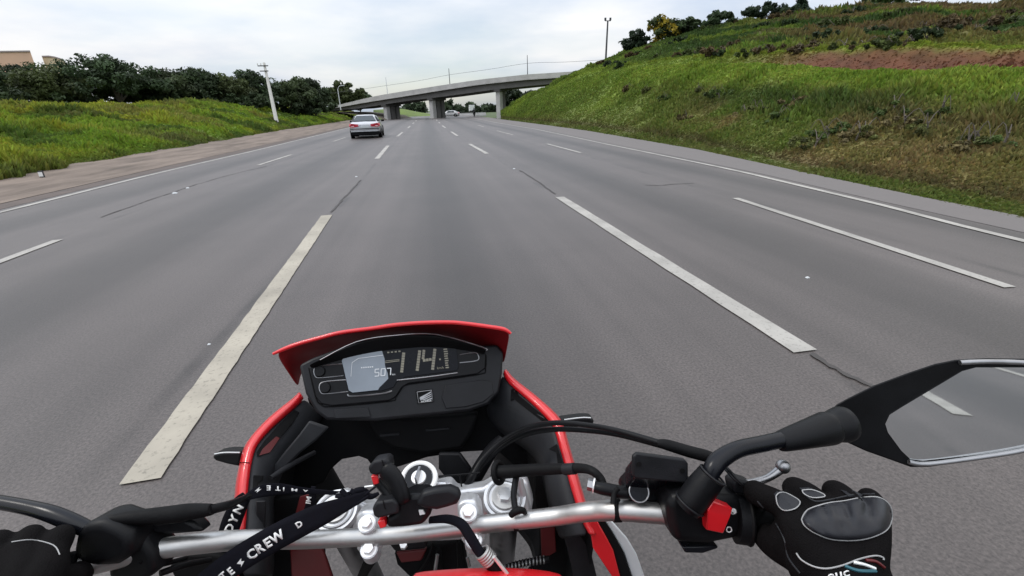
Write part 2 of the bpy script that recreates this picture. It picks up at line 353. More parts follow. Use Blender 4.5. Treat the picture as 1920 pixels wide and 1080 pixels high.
def road_mat():
    m, n, l, p = new_mat('worn_asphalt')
    g = n.new('ShaderNodeNewGeometry'); sp = n.new('ShaderNodeSeparateXYZ'); l.new(g.outputs['Position'], sp.inputs[0])
    # slight wander of the lane wear
    nzw = n.new('ShaderNodeTexNoise'); nzw.inputs['Scale'].default_value = 0.06; nzw.inputs['Detail'].default_value = 2; l.new(g.outputs['Position'], nzw.inputs['Vector'])
    ad = n.new('ShaderNodeMath'); ad.operation = 'MULTIPLY_ADD'; l.new(nzw.outputs[0], ad.inputs[0]); ad.inputs[1].default_value = 0.9; l.new(sp.outputs[0], ad.inputs[2])
    mr = n.new('ShaderNodeMapRange'); l.new(ad.outputs[0], mr.inputs[0]); mr.inputs[1].default_value = -8.55; mr.inputs[2].default_value = 11.45
    rp = n.new('ShaderNodeValToRGB'); l.new(mr.outputs[0], rp.inputs[0]); cr = rp.color_ramp; cr.interpolation = 'B_SPLINE'
    stops = [(-9, .86)]
    for a, b in ((-8.1, -5.4), (-5.4, -1.8), (-1.8, 2.0), (2.0, 4.95), (4.95, 7.2)):
        wd = b-a; stops += [(a+.04*wd, .98), (a+.22*wd, 1.34), (a+.5*wd, .12), (a+.78*wd, 1.34)]
    stops += [(7.25, .92), (9, 1.05)]
    stops = stops[:30]
    for i, (x, v) in enumerate(stops):
        ps = max(0, min(1, (x+9)/20.0))
        e = cr.elements[i] if i < 2 else cr.elements.new(ps)
        e.position = ps; e.color = (v, v, v, 1)
    # long streaks down the lanes
    mp = n.new('ShaderNodeMapping'); mp.inputs['Scale'].default_value = (2.6, 0.035, 1); l.new(g.outputs['Position'], mp.inputs[0])
    st = n.new('ShaderNodeTexNoise'); st.inputs['Scale'].default_value = 1.0; st.inputs['Detail'].default_value = 5; l.new(mp.outputs[0], st.inputs['Vector'])
    stv = n.new('ShaderNodeMapRange'); l.new(st.outputs[0], stv.inputs[0]); stv.inputs[1].default_value = .3; stv.inputs[2].default_value = .7; stv.inputs[3].default_value = .82; stv.inputs[4].default_value = 1.18
    # patches and fine chippings
    pa = n.new('ShaderNodeTexNoise'); pa.inputs['Scale'].default_value = 0.5; pa.inputs['Detail'].default_value = 6; pa.inputs['Roughness'].default_value = .6; l.new(g.outputs['Position'], pa.inputs['Vector'])
    pav = n.new('ShaderNodeMapRange'); l.new(pa.outputs[0], pav.inputs[0]); pav.inputs[1].default_value = .3; pav.inputs[2].default_value = .7; pav.inputs[3].default_value = .84; pav.inputs[4].default_value = 1.14
    ch = n.new('ShaderNodeTexNoise'); ch.inputs['Scale'].default_value = 70; ch.inputs['Detail'].default_value = 3; ch.inputs['Roughness'].default_value = .7; l.new(g.outputs['Position'], ch.inputs['Vector'])
    chv = n.new('ShaderNodeMapRange'); l.new(ch.outputs[0], chv.inputs[0]); chv.inputs[1].default_value = .3; chv.inputs[2].default_value = .7; chv.inputs[3].default_value = .5; chv.inputs[4].default_value = 1.5
    # tar seams beside the lane lines
    seam = None
    for xs in (-5.28, -1.72, 2.12, 4.85):
        d = n.new('ShaderNodeMath'); d.operation = 'SUBTRACT'; l.new(ad.outputs[0], d.inputs[0]); d.inputs[1].default_value = xs+0.45
        ab = n.new('ShaderNodeMath'); ab.operation = 'ABSOLUTE'; l.new(d.outputs[0], ab.inputs[0])
        sm = n.new('ShaderNodeMapRange'); sm.interpolation_type = 'SMOOTHSTEP'; l.new(ab.outputs[0], sm.inputs[0]); sm.inputs[1].default_value = .015; sm.inputs[2].default_value = .07; sm.inputs[3].default_value = 1; sm.inputs[4].default_value = 0
        if seam is None: seam = sm.outputs[0]
        else:
            mm = n.new('ShaderNodeMath'); mm.operation = 'MAXIMUM'; l.new(seam, mm.inputs[0]); l.new(sm.outputs[0], mm.inputs[1]); seam = mm.outputs[0]
    sn = n.new('ShaderNodeTexNoise'); sn.inputs['Scale'].default_value = 0.9; sn.inputs['Detail'].default_value = 4; l.new(g.outputs['Position'], sn.inputs['Vector'])
    snv = n.new('ShaderNodeMapRange'); l.new(sn.outputs[0], snv.inputs[0]); snv.inputs[1].default_value = .45; snv.inputs[2].default_value = .62; snv.inputs[3].default_value = 0; snv.inputs[4].default_value = .42
    sx = n.new('ShaderNodeMath'); sx.operation = 'MULTIPLY'; l.new(seam, sx.inputs[0]); l.new(snv.outputs[0], sx.inputs[1])
    so = n.new('ShaderNodeMath'); so.operation = 'SUBTRACT'; so.inputs[0].default_value = 1; l.new(sx.outputs[0], so.inputs[1])
    cur = rp.outputs[0]
    for v in (stv.outputs[0], pav.outputs[0], chv.outputs[0], so.outputs[0]):
        vm = n.new('ShaderNodeVectorMath'); vm.operation = 'SCALE'; l.new(cur, vm.inputs[0]); l.new(v, vm.inputs['Scale']); cur = vm.outputs[0]
    tint = n.new('ShaderNodeVectorMath'); tint.operation = 'MULTIPLY'; l.new(cur, tint.inputs[0]); tint.inputs[1].default_value = ROADCOL
    l.new(tint.outputs[0], p.inputs['Base Color']); p.inputs['Roughness'].default_value = 0.5; p.inputs['Specular IOR Level'].default_value = 0.45
    b = n.new('ShaderNodeBump'); b.inputs['Strength'].default_value = .45; b.inputs['Distance'].default_value = .006; l.new(ch.outputs[0], b.inputs['Height']); l.new(b.outputs[0], p.inputs['Normal'])
    return m
ROADCOL = (0.0685, 0.0582, 0.0553)
M_road = road_mat()
road = band('road', lambda y: itp(y, ROAD_L), lambda y: itp(y, ROAD_R), 0.0, M_road, 4)
M_field = mat('far_field', (0.05, 0.075, 0.02), 0.95, var=0.4, scale=0.05)
bm = bmesh.new()
gv = [bm.verts.new(p) for p in ((-3000, -600, -0.35), (3000, -600, -0.35), (3000, 4000, -0.35), (-3000, 4000, -0.35))]; bm.faces.new(gv)
tag(from_bm('ground', bm, M_field, None, False), kind='structure')
M_should = mat('shoulder_asphalt', (0.120, 0.108, 0.104), 0.8, var=0.10, scale=3, bump=0.4, bscale=160)
band('shoulder', lambda y: itp(y, [(-250, 6.35), (4, 6.42), (10, 7.05), (19, 7.25), (34, 7.95), (53, 7.85), (84, 8.1), (400, 13)]), lambda y: itp(y, ROAD_R)+0.02, 0.004, M_should)

def paint_mat(name, col):
    m, n, l, p = new_mat(name)
    g = n.new('ShaderNodeNewGeometry'); nz = n.new('ShaderNodeTexNoise'); nz.inputs['Scale'].default_value = 38; nz.inputs['Detail'].default_value = 9; nz.inputs['Roughness'].default_value = .7
    l.new(g.outputs['Position'], nz.inputs['Vector'])
    rp = n.new('ShaderNodeValToRGB'); l.new(nz.outputs[0], rp.inputs[0]); e = rp.color_ramp.elements
    e[0].position = .28; e[0].color = tuple(c*.45 for c in col)+(1,); e[1].position = .46; e[1].color = col+(1,)
    n3 = n.new('ShaderNodeTexNoise'); n3.inputs['Scale'].default_value = 2.2; n3.inputs['Detail'].default_value = 5; l.new(g.outputs['Position'], n3.inputs['Vector'])
    m3 = n.new('ShaderNodeMapRange'); l.new(n3.outputs[0], m3.inputs[0]); m3.inputs[1].default_value = .3; m3.inputs[2].default_value = .62; m3.inputs[3].default_value = .72; m3.inputs[4].default_value = 1.04
    v3 = n.new('ShaderNodeVectorMath'); v3.operation = 'SCALE'; l.new(rp.outputs[0], v3.inputs[0]); l.new(m3.outputs[0], v3.inputs['Scale'])
    l.new(v3.outputs[0], p.inputs['Base Color']); p.inputs['Roughness'].default_value = .7; return m
M_paint = paint_mat('worn_white_road_paint', (0.33, 0.315, 0.29))
M_paintc = paint_mat('worn_cream_road_paint', (0.335, 0.305, 0.25))
def stripe_mesh(bm, pts, wd, jit=0.0):
    """pts (X,Y) polyline on the road, width wd metres"""
    rows = []
    n = len(pts)
    for i, (x, y) in enumerate(pts):
        a = pts[max(i-1, 0)]; b = pts[min(i+1, n-1)]; t = Vector((b[0]-a[0], b[1]-a[1])).normalized(); nn = Vector((t.y, -t.x))
        j0 = random.uniform(-jit, jit); j1 = random.uniform(-jit, jit)
        rows.append((bm.verts.new((x-nn.x*(wd/2+j0), y-nn.y*(wd/2+j0), .008)), bm.verts.new((x+nn.x*(wd/2+j1), y+nn.y*(wd/2+j1), .008))))
    for i in range(n-1): bm.faces.new((rows[i][0], rows[i][1], rows[i+1][1], rows[i+1][0]))
def dense(pts, step=0.5):
    o = []
    for i in range(len(pts)-1):
        a, b = pts[i], pts[i+1]; d = math.hypot(b[0]-a[0], b[1]-a[1]); k = max(1, int(d/step))
        for j in range(k): o.append((a[0]+(b[0]-a[0])*j/k, a[1]+(b[1]-a[1])*j/k))
    return o+[pts[-1]]
random.seed(4)
bm = bmesh.new()
XL1 = [(-100, -4.7), (6, -5.1), (17, -5.62), (30, -5.5), (150, -5.2)]
XL2 = [(-100, -1.2), (1.9, -1.4), (7.7, -1.70), (17, -1.82), (24, -1.94), (33, -1.99), (49, -1.88), (150, -1.6)]
XR1 = [(-100, 4.0), (-12, 2.72), (-5.5, 2.57), (2.3, 2.22), (8, 2.18), (17, 2.0), (22.7, 1.83), (30, 1.75), (49.5, 1.52), (150, 1.6)]
XR2 = [(-100, 4.4), (2.84, 4.55), (7, 4.85), (15.8, 5.02), (35, 4.85), (150, 5.2)]
for tab, w_, segs in ((XL1, .13, [(-16, -11), (2.9, 7.25), (17.1, 21.1), (30, 34.5), (46, 51)]),
                      (XL2, .165, [(17.3, 24), (32.7, 39), (48.5, 55), (64, 71), (80, 86)]),
                      (XR1, .155, [(-28, -22.5), (-11, -5.5), (2.28, 8.04), (17.2, 22.6), (30.2, 36.5), (45, 52), (62, 68), (78, 85)]),
                      (XR2, .11, [(-26.5, -21.5), (-12.5, -7.3), (2.84, 6.96), (15.8, 20.5), (28.6, 35), (43, 49)])):
    for a, b in segs: stripe_mesh(bm, dense([(itp(y, tab), y) for y in np.linspace(a, b, 8)], .3), w_, .006)
XLE = [(-100, -7.7), (10, -7.9), (16, -8.18), (25, -8.12), (33, -8.25), (52, -8.62), (110, -9.3)]
XRE = [(-100, 5.9), (3.8, 6.07), (5.85, 6.41), (9.9, 6.81), (19, 7.05), (34, 7.62), (53, 7.6), (90, 8.1)]
stripe_mesh(bm, dense([(itp(y, XLE), y) for y in np.linspace(-60, 110, 60)], 1), .14, .008)
stripe_mesh(bm, dense([(itp(y, XRE), y) for y in list(np.linspace(-60, 0, 10))+list(np.linspace(1, 95, 80))], 1), .11, .006)
for f in bm.faces:
    if f.normal.z < 0: f.normal_flip()
mk = from_bm('road_markings', bm, M_paint, None, False); tag(mk, kind='structure')
# the broad cream dash beside the motorcycle, with chipped ends
bm = bmesh.new(); stripe_mesh(bm, dense([(-1.40, 1.90), (-1.70, 7.75)], .09), .165, .004)
tag(from_bm('road_markings_cream', bm, M_paintc, None, False), kind='structure')

bm = bmesh.new(); random.seed(9)
def px_line(pix, wd): 
    c = catmull([Vector((x, y, 0)) for x, y in pix], 5); stripe_mesh(bm, dense([(G(p.x+random.uniform(-1.5, 1.5), p.y).x, G(p.x, p.y).y) for p in c], .12), wd, wd*.3)
px_line([(1522, 663), (1560, 689), (1605, 712), (1665, 738)], .035)
px_line([(1210, 347), (1238, 348), (1262, 345.5), (1300, 344)], .03)
px_line([(622, 398), (650, 366), (676, 338)], .035); px_line([(1040, 364), (1010, 342), (975, 320)], .03); px_line([(500, 312), (440, 326), (370, 346), (250, 386), (190, 408)], .025)
for f in bm.faces:
    if f.normal.z < 0: f.normal_flip()
tag(from_bm('road_seams', bm, M_tar, None, False), kind='structure')
# raised studs and pale chips on the road
def stud(px, py, s, label):
    p = G(px, py); bm = bmesh.new(); add_box(bm, p+Vector((0, 0, s*.18)), XYZ, (s, s*.85, s*.30))
    top = sorted(bm.verts, key=lambda v: -v.co.z)[:4]
    for v in top: v.co.x = p.x+(v.co.x-p.x)*.6; v.co.y = p.y+(v.co.y-p.y)*.6
    o = from_bm('road_stud', bm, M_silver, None, False); tag(o, label, 'road stud', 'raised studs on the lane lines')
for a in ((328, 363, .09, 'pale road stud on the left lane, larger of the pair short of the far dash'), (352, 353, .065, 'small pale road stud just beyond the larger one in the left lane'),
          (668, 332, .06, 'pale road stud between the two nearest dashes left of the motorcycle'), (964, 317, .06, 'pale road stud beyond the long dash right of the motorcycle'),
          (1514, 521, .03, 'pale road stud lying in the right lane between two dashes'), (392, 646, .02, 'small pale road stud left of the broad cream dash')):
    stud(*a)

# ---- left verge: brown gutter strip, dirt strip, grass bank
M_gut = mat('gutter_dirt', (0.085, 0.066, 0.058), 0.95, var=0.3, scale=2.5, bump=.6, bscale=20)
band('gutter', lambda y: itp(y, XLE)-.12-.004*max(y, 0), lambda y: itp(y, XLE)-.11, .004, M_gut, ys=[-60, -20, 0]) if 0 else None
band('gutter', lambda y: itp(y, ROAD_L)-.05, lambda y: itp(y, XLE)-.25, .004, M_gut, ys=[y for y in YS if y < 100])
DIRT = [(-250, -12.0), (10, -12.2), (16.9, -12.4), (23.7, -13.2), (37, -14.2), (57.5, -15.9), (105, -17.2), (400, -22)]
def dirt_mat():
    m, n, l, p = new_mat('dusty_verge_dirt')
    g = n.new('ShaderNodeNewGeometry'); nz = n.new('ShaderNodeTexNoise'); nz.inputs['Scale'].default_value = .9; nz.inputs['Detail'].default_value = 8; nz.inputs['Roughness'].default_value = .62
    mp = n.new('ShaderNodeMapping'); mp.inputs['Scale'].default_value = (1.6, .35, 1); l.new(g.outputs['Position'], mp.inputs[0]); l.new(mp.outputs[0], nz.inputs['Vector'])
    rp = n.new('ShaderNodeValToRGB'); l.new(nz.outputs[0], rp.inputs[0]); e = rp.color_ramp.elements
    e[0].position = .3; e[0].color = (.070, .052, .040, 1); e[1].position = .62; e[1].color = (.180, .140, .113, 1)
    l.new(rp.outputs[0], p.inputs['Base Color']); p.inputs['Roughness'].default_value = .95
    b = n.new('ShaderNodeBump'); b.inputs['Strength'].default_value = .7; b.inputs['Distance'].default_value = .05; l.new(nz.outputs[0], b.inputs['Height']); l.new(b.outputs[0], p.inputs['Normal'])
    return m
M_dirt = dirt_mat()
ysd = list(np.arange(-40, 112, 1.5))
band('dirt_verge', lambda y: itp(y, DIRT)-.8, lambda y: itp(y, ROAD_L)+.0, lambda y, t: .012+(1-t)**1.5*.22+(.05*(fbm(y*.7, t*6, 5)-.5) if 0 < t < 1 else 0), M_dirt, 6, ys=ysd)

def grid_terrain(name, P, Cc, m):
    nc, nr = P.shape[:2]; idx = np.arange(nc*nr).reshape(nc, nr)
    f = np.stack([idx[:-1, :-1], idx[1:, :-1], idx[1:, 1:], idx[:-1, 1:]], -1).reshape(-1, 4)
    o = mesh_np(name, P.reshape(-1, 3), f, m, colors=Cc.reshape(-1, 3), smooth=True); o['kind'] = 'structure'; return o
def resample(ctrl, seg):
    """ctrl (nc, k, 3) -> rows, seg = subdivisions per span; returns positions and row parameter"""
    outp = []; tt = []
    k = ctrl.shape[1]
    for i in range(k-1):
        for j in range(seg[i]):
            t = j/seg[i]; p0 = ctrl[:, max(i-1, 0)]; p1 = ctrl[:, i]; p2 = ctrl[:, i+1]; p3 = ctrl[:, min(i+2, k-1)]
            cat = .5*((2*p1)+(-p0+p2)*t+(2*p0-5*p1+4*p2-p3)*t*t+(-p0+3*p1-3*p2+p3)*t**3)
            lin = p1+(p2-p1)*t
            outp.append(.45*cat+.55*lin); tt.append(i+t)
    outp.append(ctrl[:, -1]); tt.append(k-1.0)
    return np.stack(outp, 1), np.array(tt)
def lerp(a, b, t): return np.asarray(a)*(1-t)[..., None]+np.asarray(b)*t[..., None]
def sstep(a, b, x): t = np.clip((x-a)/(b-a), 0, 1); return t*t*(3-2*t)

# ---- right hillside
T_base = [(922, 221), (1020, 234), (1100, 245), (1200, 262), (1305, 280), (1527, 328), (1698, 363), (1920, 412)]
T_r1 = [(922, 217), (1020, 227), (1100, 233), (1200, 247), (1305, 264), (1527, 312), (1740, 352), (1920, 384)]
T_bench = [(940, 211), (950, 206), (1000, 186), (1060, 160), (1100, 146), (1180, 132), (1270, 125), (1441, 122), (1612, 134), (1920, 138)]
T_red = [(940, 210), (950, 204.5), (1000, 180), (1100, 136), (1270, 108), (1400, 100), (1544, 92), (1655, 84), (1920, 87)]
T_mid = [(940, 209), (950, 204), (1000, 179), (1100, 131), (1164, 109), (1270, 88), (1400, 70), (1544, 56), (1700, 46), (1920, 48)]
T_sky = [(940, 208.5), (950, 203.5), (1000, 178), (1050, 152), (1075, 139), (1100, 128), (1140, 110), (1164, 99), (1270, 69), (1373, 45), (1527, 23), (1698, 9), (1920, 10)]
T_X = [(940, 11.6), (950, 12.6), (1000, 15.5), (1060, 19.5), (1100, 23), (1164, 29), (1270, 34), (1400, 36), (1920, 36)]
pxs = np.concatenate([np.linspace(940, 1100, 40), np.linspace(1104, 1400, 60)[0:], np.linspace(1405, 1930, 70)])
ctrl = []
for p in pxs:
    b = G(p, itp(p, T_base)); xs = itp(p, T_X); w_ = xs-b.x
    xb = b.x+min(7.0, .55*w_); xr = b.x+min(10.5, .72*w_); xm = xr+.5*(xs-xr)
    c0 = Vector((b.x-.03, b.y, -.03)); c1 = atX(p, itp(p, T_r1), b.x+min(1.0, .1*w_)); c1.z = max(c1.z, .03)
    c3 = atX(p, itp(p, T_bench), xb)
    c2 = c1.lerp(c3, .5); c2.z -= .12*(c3.z-c1.z)*.6
    hd = Vector((c3.x-b.x, c3.y-b.y, 0)).normalized()
    c5 = atX(p, itp(p, T_red), xr); c4 = c3.lerp(c5, .42); c4.z = c3.z+.10*(c5.z-c3.z)-.05
    c6 = c5.copy()+hd*.5; c6.z += .02
    c7 = atX(p, itp(p, T_mid), xm); c8 = atX(p, itp(p, T_sky), xs)
    c9 = c8+hd*6; c9.z = c8.z-.6; c10 = c8+hd*30; c10.z = max(-.4, c8.z-7)
    ctrl.append([c0, c1, c2, c3, c4, c5, c6, c7, c8, c9, c10])
for dy in (2.5, 6, 12, 20, 32, 50, 80):
    ctrl.append([Vector((v.x, v.y-dy, v.z)) for v in ctrl[len(pxs)-1]])
    for v, s in zip(ctrl[-1], ctrl[len(pxs)-1]): pass
ctrl = np.array([[tuple(v) for v in c] for c in ctrl])
HP, HT = resample(ctrl, [3, 8, 9, 4, 6, 3, 10, 12, 4, 4])
pxa = np.concatenate([pxs, 1930+np.array([30, 60, 90, 130, 180, 240, 320])])
PXG = np.repeat(pxa[:, None], HP.shape[1], 1); TG = np.repeat(HT[None, :], HP.shape[0], 0)
nz1 = .5*fbm(HP[..., 0]*.45, HP[..., 1]*.45, 3)+.5*fbm(HP[..., 0]*.55, HP[..., 1]*.13, 4); nz2 = fbm(HP[..., 0]*1.6, HP[..., 1]*1.6, 9)
amp = np.interp(TG, [0, .8, 1.2, 2, 3, 4, 5, 6.5, 8, 9, 10], [0, .02, .26, .48, .22, .12, .20, .75, .6, .8, .3])
far = np.interp(PXG, [940, 960, 1000, 1100, 1300], [.15, .3, .5, .9, 1])
HP[..., 2] += (nz1-.5)*amp*2.0*far+(nz2-.5)*amp*.6*far
def hill_color(px, t, x, y):
    f1 = fbm(x*.22, y*.22, 21); f2 = fbm(x*.9+7, y*.9, 31); f3 = fbm(x*.10, y*.06+3, 41); f4 = fbm(x*.5, y*.12, 51)
    green = lerp((.062, .100, .013), (.100, .138, .020), sstep(.35, .65, f2))
    dark = np.broadcast_to((.030, .055, .012), green.shape)
    brown = lerp((.130, .108, .036), (.160, .112, .048), sstep(.3, .7, f2))
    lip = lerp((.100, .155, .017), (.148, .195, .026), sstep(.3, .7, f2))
    red = lerp((.060, .023, .012), (.100, .038, .020), sstep(.3, .6, fbm(x*2.2, y*2.2, 57)*.6+f4*.4))
    yel = lerp((.190, .210, .028), (.150, .195, .022), sstep(.3, .7, f2))
    mown = lerp((.070, .092, .018), (.092, .102, .028), sstep(.3, .7, f2))
    near = sstep(1230, 1420, px)
    wbrown = np.clip(sstep(.40, .56, f1*.7+f2*.3+.06*sstep(2.4, 1.2, t)-.02)*(.10+.75*near), 0, 1)
    slope = lerp(lerp((.075, .105, .016), (.092, .112, .024), sstep(.3, .7, f2)), brown, wbrown)
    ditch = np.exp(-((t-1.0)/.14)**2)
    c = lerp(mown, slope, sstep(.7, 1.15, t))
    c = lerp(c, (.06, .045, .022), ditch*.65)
    c = lerp(c, dark, sstep(1.5, 2.2, t+.8*(f1-.5))*(1-sstep(2.2, 2.7, t+.5*(f2-.5)))*(.85*near+.1)*sstep(.2, .6, f3+.25*f2))  # darker growth, with the shadow band under the lip painted in
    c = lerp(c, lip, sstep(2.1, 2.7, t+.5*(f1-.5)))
    wred = sstep(1290, 1560, px)*sstep(3.75, 4.15, t)*(1-sstep(4.75, 5.0, t))*sstep(.14, .34, f4+.16*sstep(1400, 1600, px))
    c = lerp(c, green, sstep(3.3, 3.9, t)*.7*(1-near*.6))
    c = lerp(c, red, wred)
    c = lerp(c, yel, np.exp(-((t-5.35)/.45)**2)*.9)
    up = lerp(green, dark, sstep(.40, .55, fbm(x*.45+9, y*.10, 61))); up = lerp(up, (.100, .062, .030), sstep(.46, .58, fbm(x*.5, y*.07+5, 71))*sstep(1300, 1550, px)*.75)
    c = lerp(c, up, sstep(5.6, 6.4, t))
    farg = lerp((.138, .188, .026), (.088, .128, .020), sstep(.35, .65, f1))
    c = lerp(c, farg, (1-sstep(1080, 1330, px))*sstep(1.2, 1.9, t)*.8)
    return c
HP[..., 2] += (fbm(HP[..., 0]*3.1, HP[..., 1]*2.3, 8)-.5)*.32*sstep(3.7, 4.1, TG)*(1-sstep(4.8, 5.1, TG))
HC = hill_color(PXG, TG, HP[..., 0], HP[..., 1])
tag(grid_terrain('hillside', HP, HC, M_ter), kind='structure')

# ---- left bank
pxl = np.concatenate([np.linspace(672, 520, 30), np.linspace(515, -40, 90)])
T_lb = [(-40, 350), (0, 342), (200, 304), (400, 269), (520, 247.5), (640, 229), (672, 224)]
T_lt = [(-40, 213), (0, 209), (170, 199), (250, 200), (400, 191), (480, 199), (560, 206), (620, 206), (650, 206), (665, 212), (672, 221)]
ctrl = []
for p in pxl:
    b = G(p, itp(p, T_lb)); xt = itp(p, [(-40, -27), (300, -28), (520, -27), (640, -24), (672, -19)])
    c0 = Vector((b.x+.4+.9*(fbm(b.y*.9, 3.3, 61)-.5), b.y, .05)); c3 = atX(p, itp(p, T_lt), xt); hd = Vector((c3.x-b.x, c3.y-b.y, 0)).normalized()
    c1 = c0.lerp(c3, .12); c1.z = .05+.12*c3.z+.25; c2 = c0.lerp(c3, .55); c2.z = c3.z*.62
    c4 = c3+hd*8; c4.z = c3.z+.1; c5 = c3+hd*60; c5.z = c3.z*.8
    ctrl.append([c0, c1, c2, c3, c4, c5])
nl = len(ctrl)
for dy in (3, 8, 16, 30, 60): ctrl.append([Vector((v.x, v.y-dy, v.z)) for v in ctrl[nl-1]])
ctrl = np.array([[tuple(v) for v in c] for c in ctrl])
LP, LT = resample(ctrl, [4, 10, 12, 4, 3])
pla = np.concatenate([pxl, -40-np.array([20, 50, 80, 120, 180])])
PLG = np.repeat(pla[:, None], LP.shape[1], 1); TLG = np.repeat(LT[None, :], LP.shape[0], 0)
nz1 = fbm(LP[..., 0]*.35, LP[..., 1]*.35, 13); nz2 = fbm(LP[..., 0]*1.3, LP[..., 1]*1.3, 19)
amp = np.interp(TLG, [0, .5, 1, 2, 3, 4, 5], [.0, .15, .4, .7, .5, .4, .2])*np.interp(PLG, [560, 672], [1, .3])
LP[..., 2] += (nz1-.5)*amp*2+(nz2-.5)*amp*.8
def left_color(px, t, x, y):
    f1 = fbm(x*.16, y*.16, 23); f2 = fbm(x*.7, y*.7, 33); f3 = fbm(x*.3+4, y*.3, 43)
    yel = lerp((.200, .212, .022), (.165, .192, .022), sstep(.3, .7, f2)); grn = lerp((.105, .165, .016), (.140, .205, .020), sstep(.3, .7, f2))
    c = lerp(yel, grn, np.clip(sstep(.40, .62, f1)+.35*sstep(150, 520, px), 0, 1))
    c = lerp(c, (.035, .062, .014), sstep(.50, .64, f3)*.75)
    c = lerp(c, (.115, .100, .040), sstep(.55, .68, fbm(x*.25, y*.25+8, 53))*.5)
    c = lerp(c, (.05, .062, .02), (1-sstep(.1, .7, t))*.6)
    c = lerp(c, (.16, .15, .06), sstep(605, 655, px)*sstep(1.0, 2.2, t)*.6)
    return c
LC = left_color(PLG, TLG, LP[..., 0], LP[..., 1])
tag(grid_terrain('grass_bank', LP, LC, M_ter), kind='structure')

# ---- grass
def blades(name, P, T, PX, colf, n, seed, hfun, dens, label=None):
    rg = np.random.default_rng(seed); nc, nr = P.shape[:2]
    u = rg.random(n)*(nc-1.001); v = rg.random(n)*(nr-1.001)
    iu = u.astype(int); iv = v.astype(int); fu = (u-iu)[:, None]; fv = (v-iv)[:, None]
    def bil(A):
        A = A if A.ndim == 3 else A[..., None]
        return (A[iu, iv]*(1-fu)*(1-fv)+A[iu+1, iv]*fu*(1-fv)+A[iu, iv+1]*(1-fu)*fv+A[iu+1, iv+1]*fu*fv)
    p = bil(P); t = bil(T)[:, 0]; px = bil(PX)[:, 0]
    keep = rg.random(n) < dens(px, t, p)
    p, t, px = p[keep], t[keep], px[keep]; n = len(p)
    c = colf(px, t, p[:, 0], p[:, 1]); dist = np.hypot(p[:, 0], p[:, 1])
    h = hfun(px, t, p)*(.55+.9*rg.random(n)); wd = (.018+.0016*dist)*(.7+.6*rg.random(n))
    a = rg.random(n)*2*np.pi; la = rg.random(n)*2*np.pi; lean = h*(.15+.55*rg.random(n))
    side = np.stack([np.cos(a)*wd, np.sin(a)*wd, np.zeros(n)], 1)
    tip = p+np.stack([np.cos(la)*lean, np.sin(la)*lean, h], 1)
    mid = p+(tip-p)*.55+np.stack([np.zeros(n), np.zeros(n), h*.10], 1); p0 = p-np.array([0, 0, .05])
    V = np.stack([p0-side, p0+side, mid+side*.7, tip, mid-side*.7], 1).reshape(-1, 3)
    i0 = np.arange(n)*5
    f3 = np.stack([i0, i0+1, i0+2, i0+4], 1); f4 = np.stack([i0+4, i0+2, i0+3, i0+3], 1)
    jit = 1.25*(.74+.62*rg.random((n, 1)))*(1+.22*(rg.random((n, 3))-.5))
    tipc = np.repeat((c*jit)[:, None, :], 5, 1).reshape(-1, 3)
    tri = np.stack([i0+4, i0+2, i0+3], 1)
    faces = np.concatenate([np.stack([i0, i0+1, i0+2], 1), np.stack([i0, i0+2, i0+4], 1), tri])
    o = mesh_np(name, V, faces, M_grass, colors=tipc); o['kind'] = 'stuff'
    if label: o['label'] = label; o['category'] = 'grass'
    return o
def hh(px, t, p):
    cl = fbm(p[:, 0]*.5, p[:, 1]*.5, 81)
    b = np.interp(t, [0, .85, 1.1, 1.8, 2.4, 2.8, 3.4, 4, 4.8, 5.3, 6, 8, 9], [.05, .06, .07, .11, .16, .15, .10, .04, .05, .12, .18, .22, .2])
    return b*(.40+.6*sstep(.3, .6, cl)+1.0*sstep(.60, .74, cl))
def hd_(px, t, p):
    wred = sstep(1290, 1560, px)*sstep(3.75, 4.15, t)*(1-sstep(4.75, 5.0, t))
    return np.clip((1-.82*wred)*np.where(t > 8.8, .1, 1.0)*np.where(t < .05, .3, 1), 0, 1)
nv = len(pxs)+7
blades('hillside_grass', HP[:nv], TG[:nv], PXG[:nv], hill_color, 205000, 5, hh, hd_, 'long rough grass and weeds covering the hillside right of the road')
def lh(px, t, p):
    cl = fbm(p[:, 0]*.4, p[:, 1]*.4, 91)
    return np.interp(t, [0, .5, 1, 2, 3, 4], [.10, .13, .15, .16, .15, .14])*(.40+.7*sstep(.3, .6, cl)+1.6*sstep(.58, .74, cl))
nv = len(pxl)+5
blades('bank_grass', LP[:nv], TLG[:nv], PLG[:nv], left_color, 126000, 6, lh, lambda px, t, p: np.where(t > 4, .15, 1.0), 'tall yellow green grass and weeds covering the left bank')
# ================================================================== BRIDGE
BT = Vector((-.82, .573, 0)).normalized(); BN = Vector((.573, .82, 0)).normalized()   # along the deck (to the left) and across it (away)
BA = Vector((13.0, 94.0, 0))                                                          # near edge at the right pier
def bridge_pt(px, py):
    """point of the deck's near face seen at a pixel"""
    d = ray(px, py); n = BN; p = CP+d*((BA-CP).dot(n)/d.dot(n)); return p
br = empty('road_bridge', BA)
tag(br, 'grey concrete road bridge crossing the highway on rectangular piers', 'bridge')
T_pt = [(560, 209), (632, 197.5), (690, 183), (715, 178), (760, 170.5), (840, 158), (900, 149), (988, 139.5), (1075, 134), (1150, 131), (1300, 128)]
T_ps = [(560, 212), (632, 200.5), (690, 190), (760, 179), (840, 166), (900, 157), (985, 148), (1070, 142.5), (1150, 140), (1300, 137)]
T_gb = [(560, 216), (632, 206), (665, 204), (715, 196), (760, 189), (828, 181), (930, 167), (1000, 160), (1040, 156), (1150, 150), (1300, 147)]
bpx = np.linspace(600, 1240, 34); W_DECK = 8.5
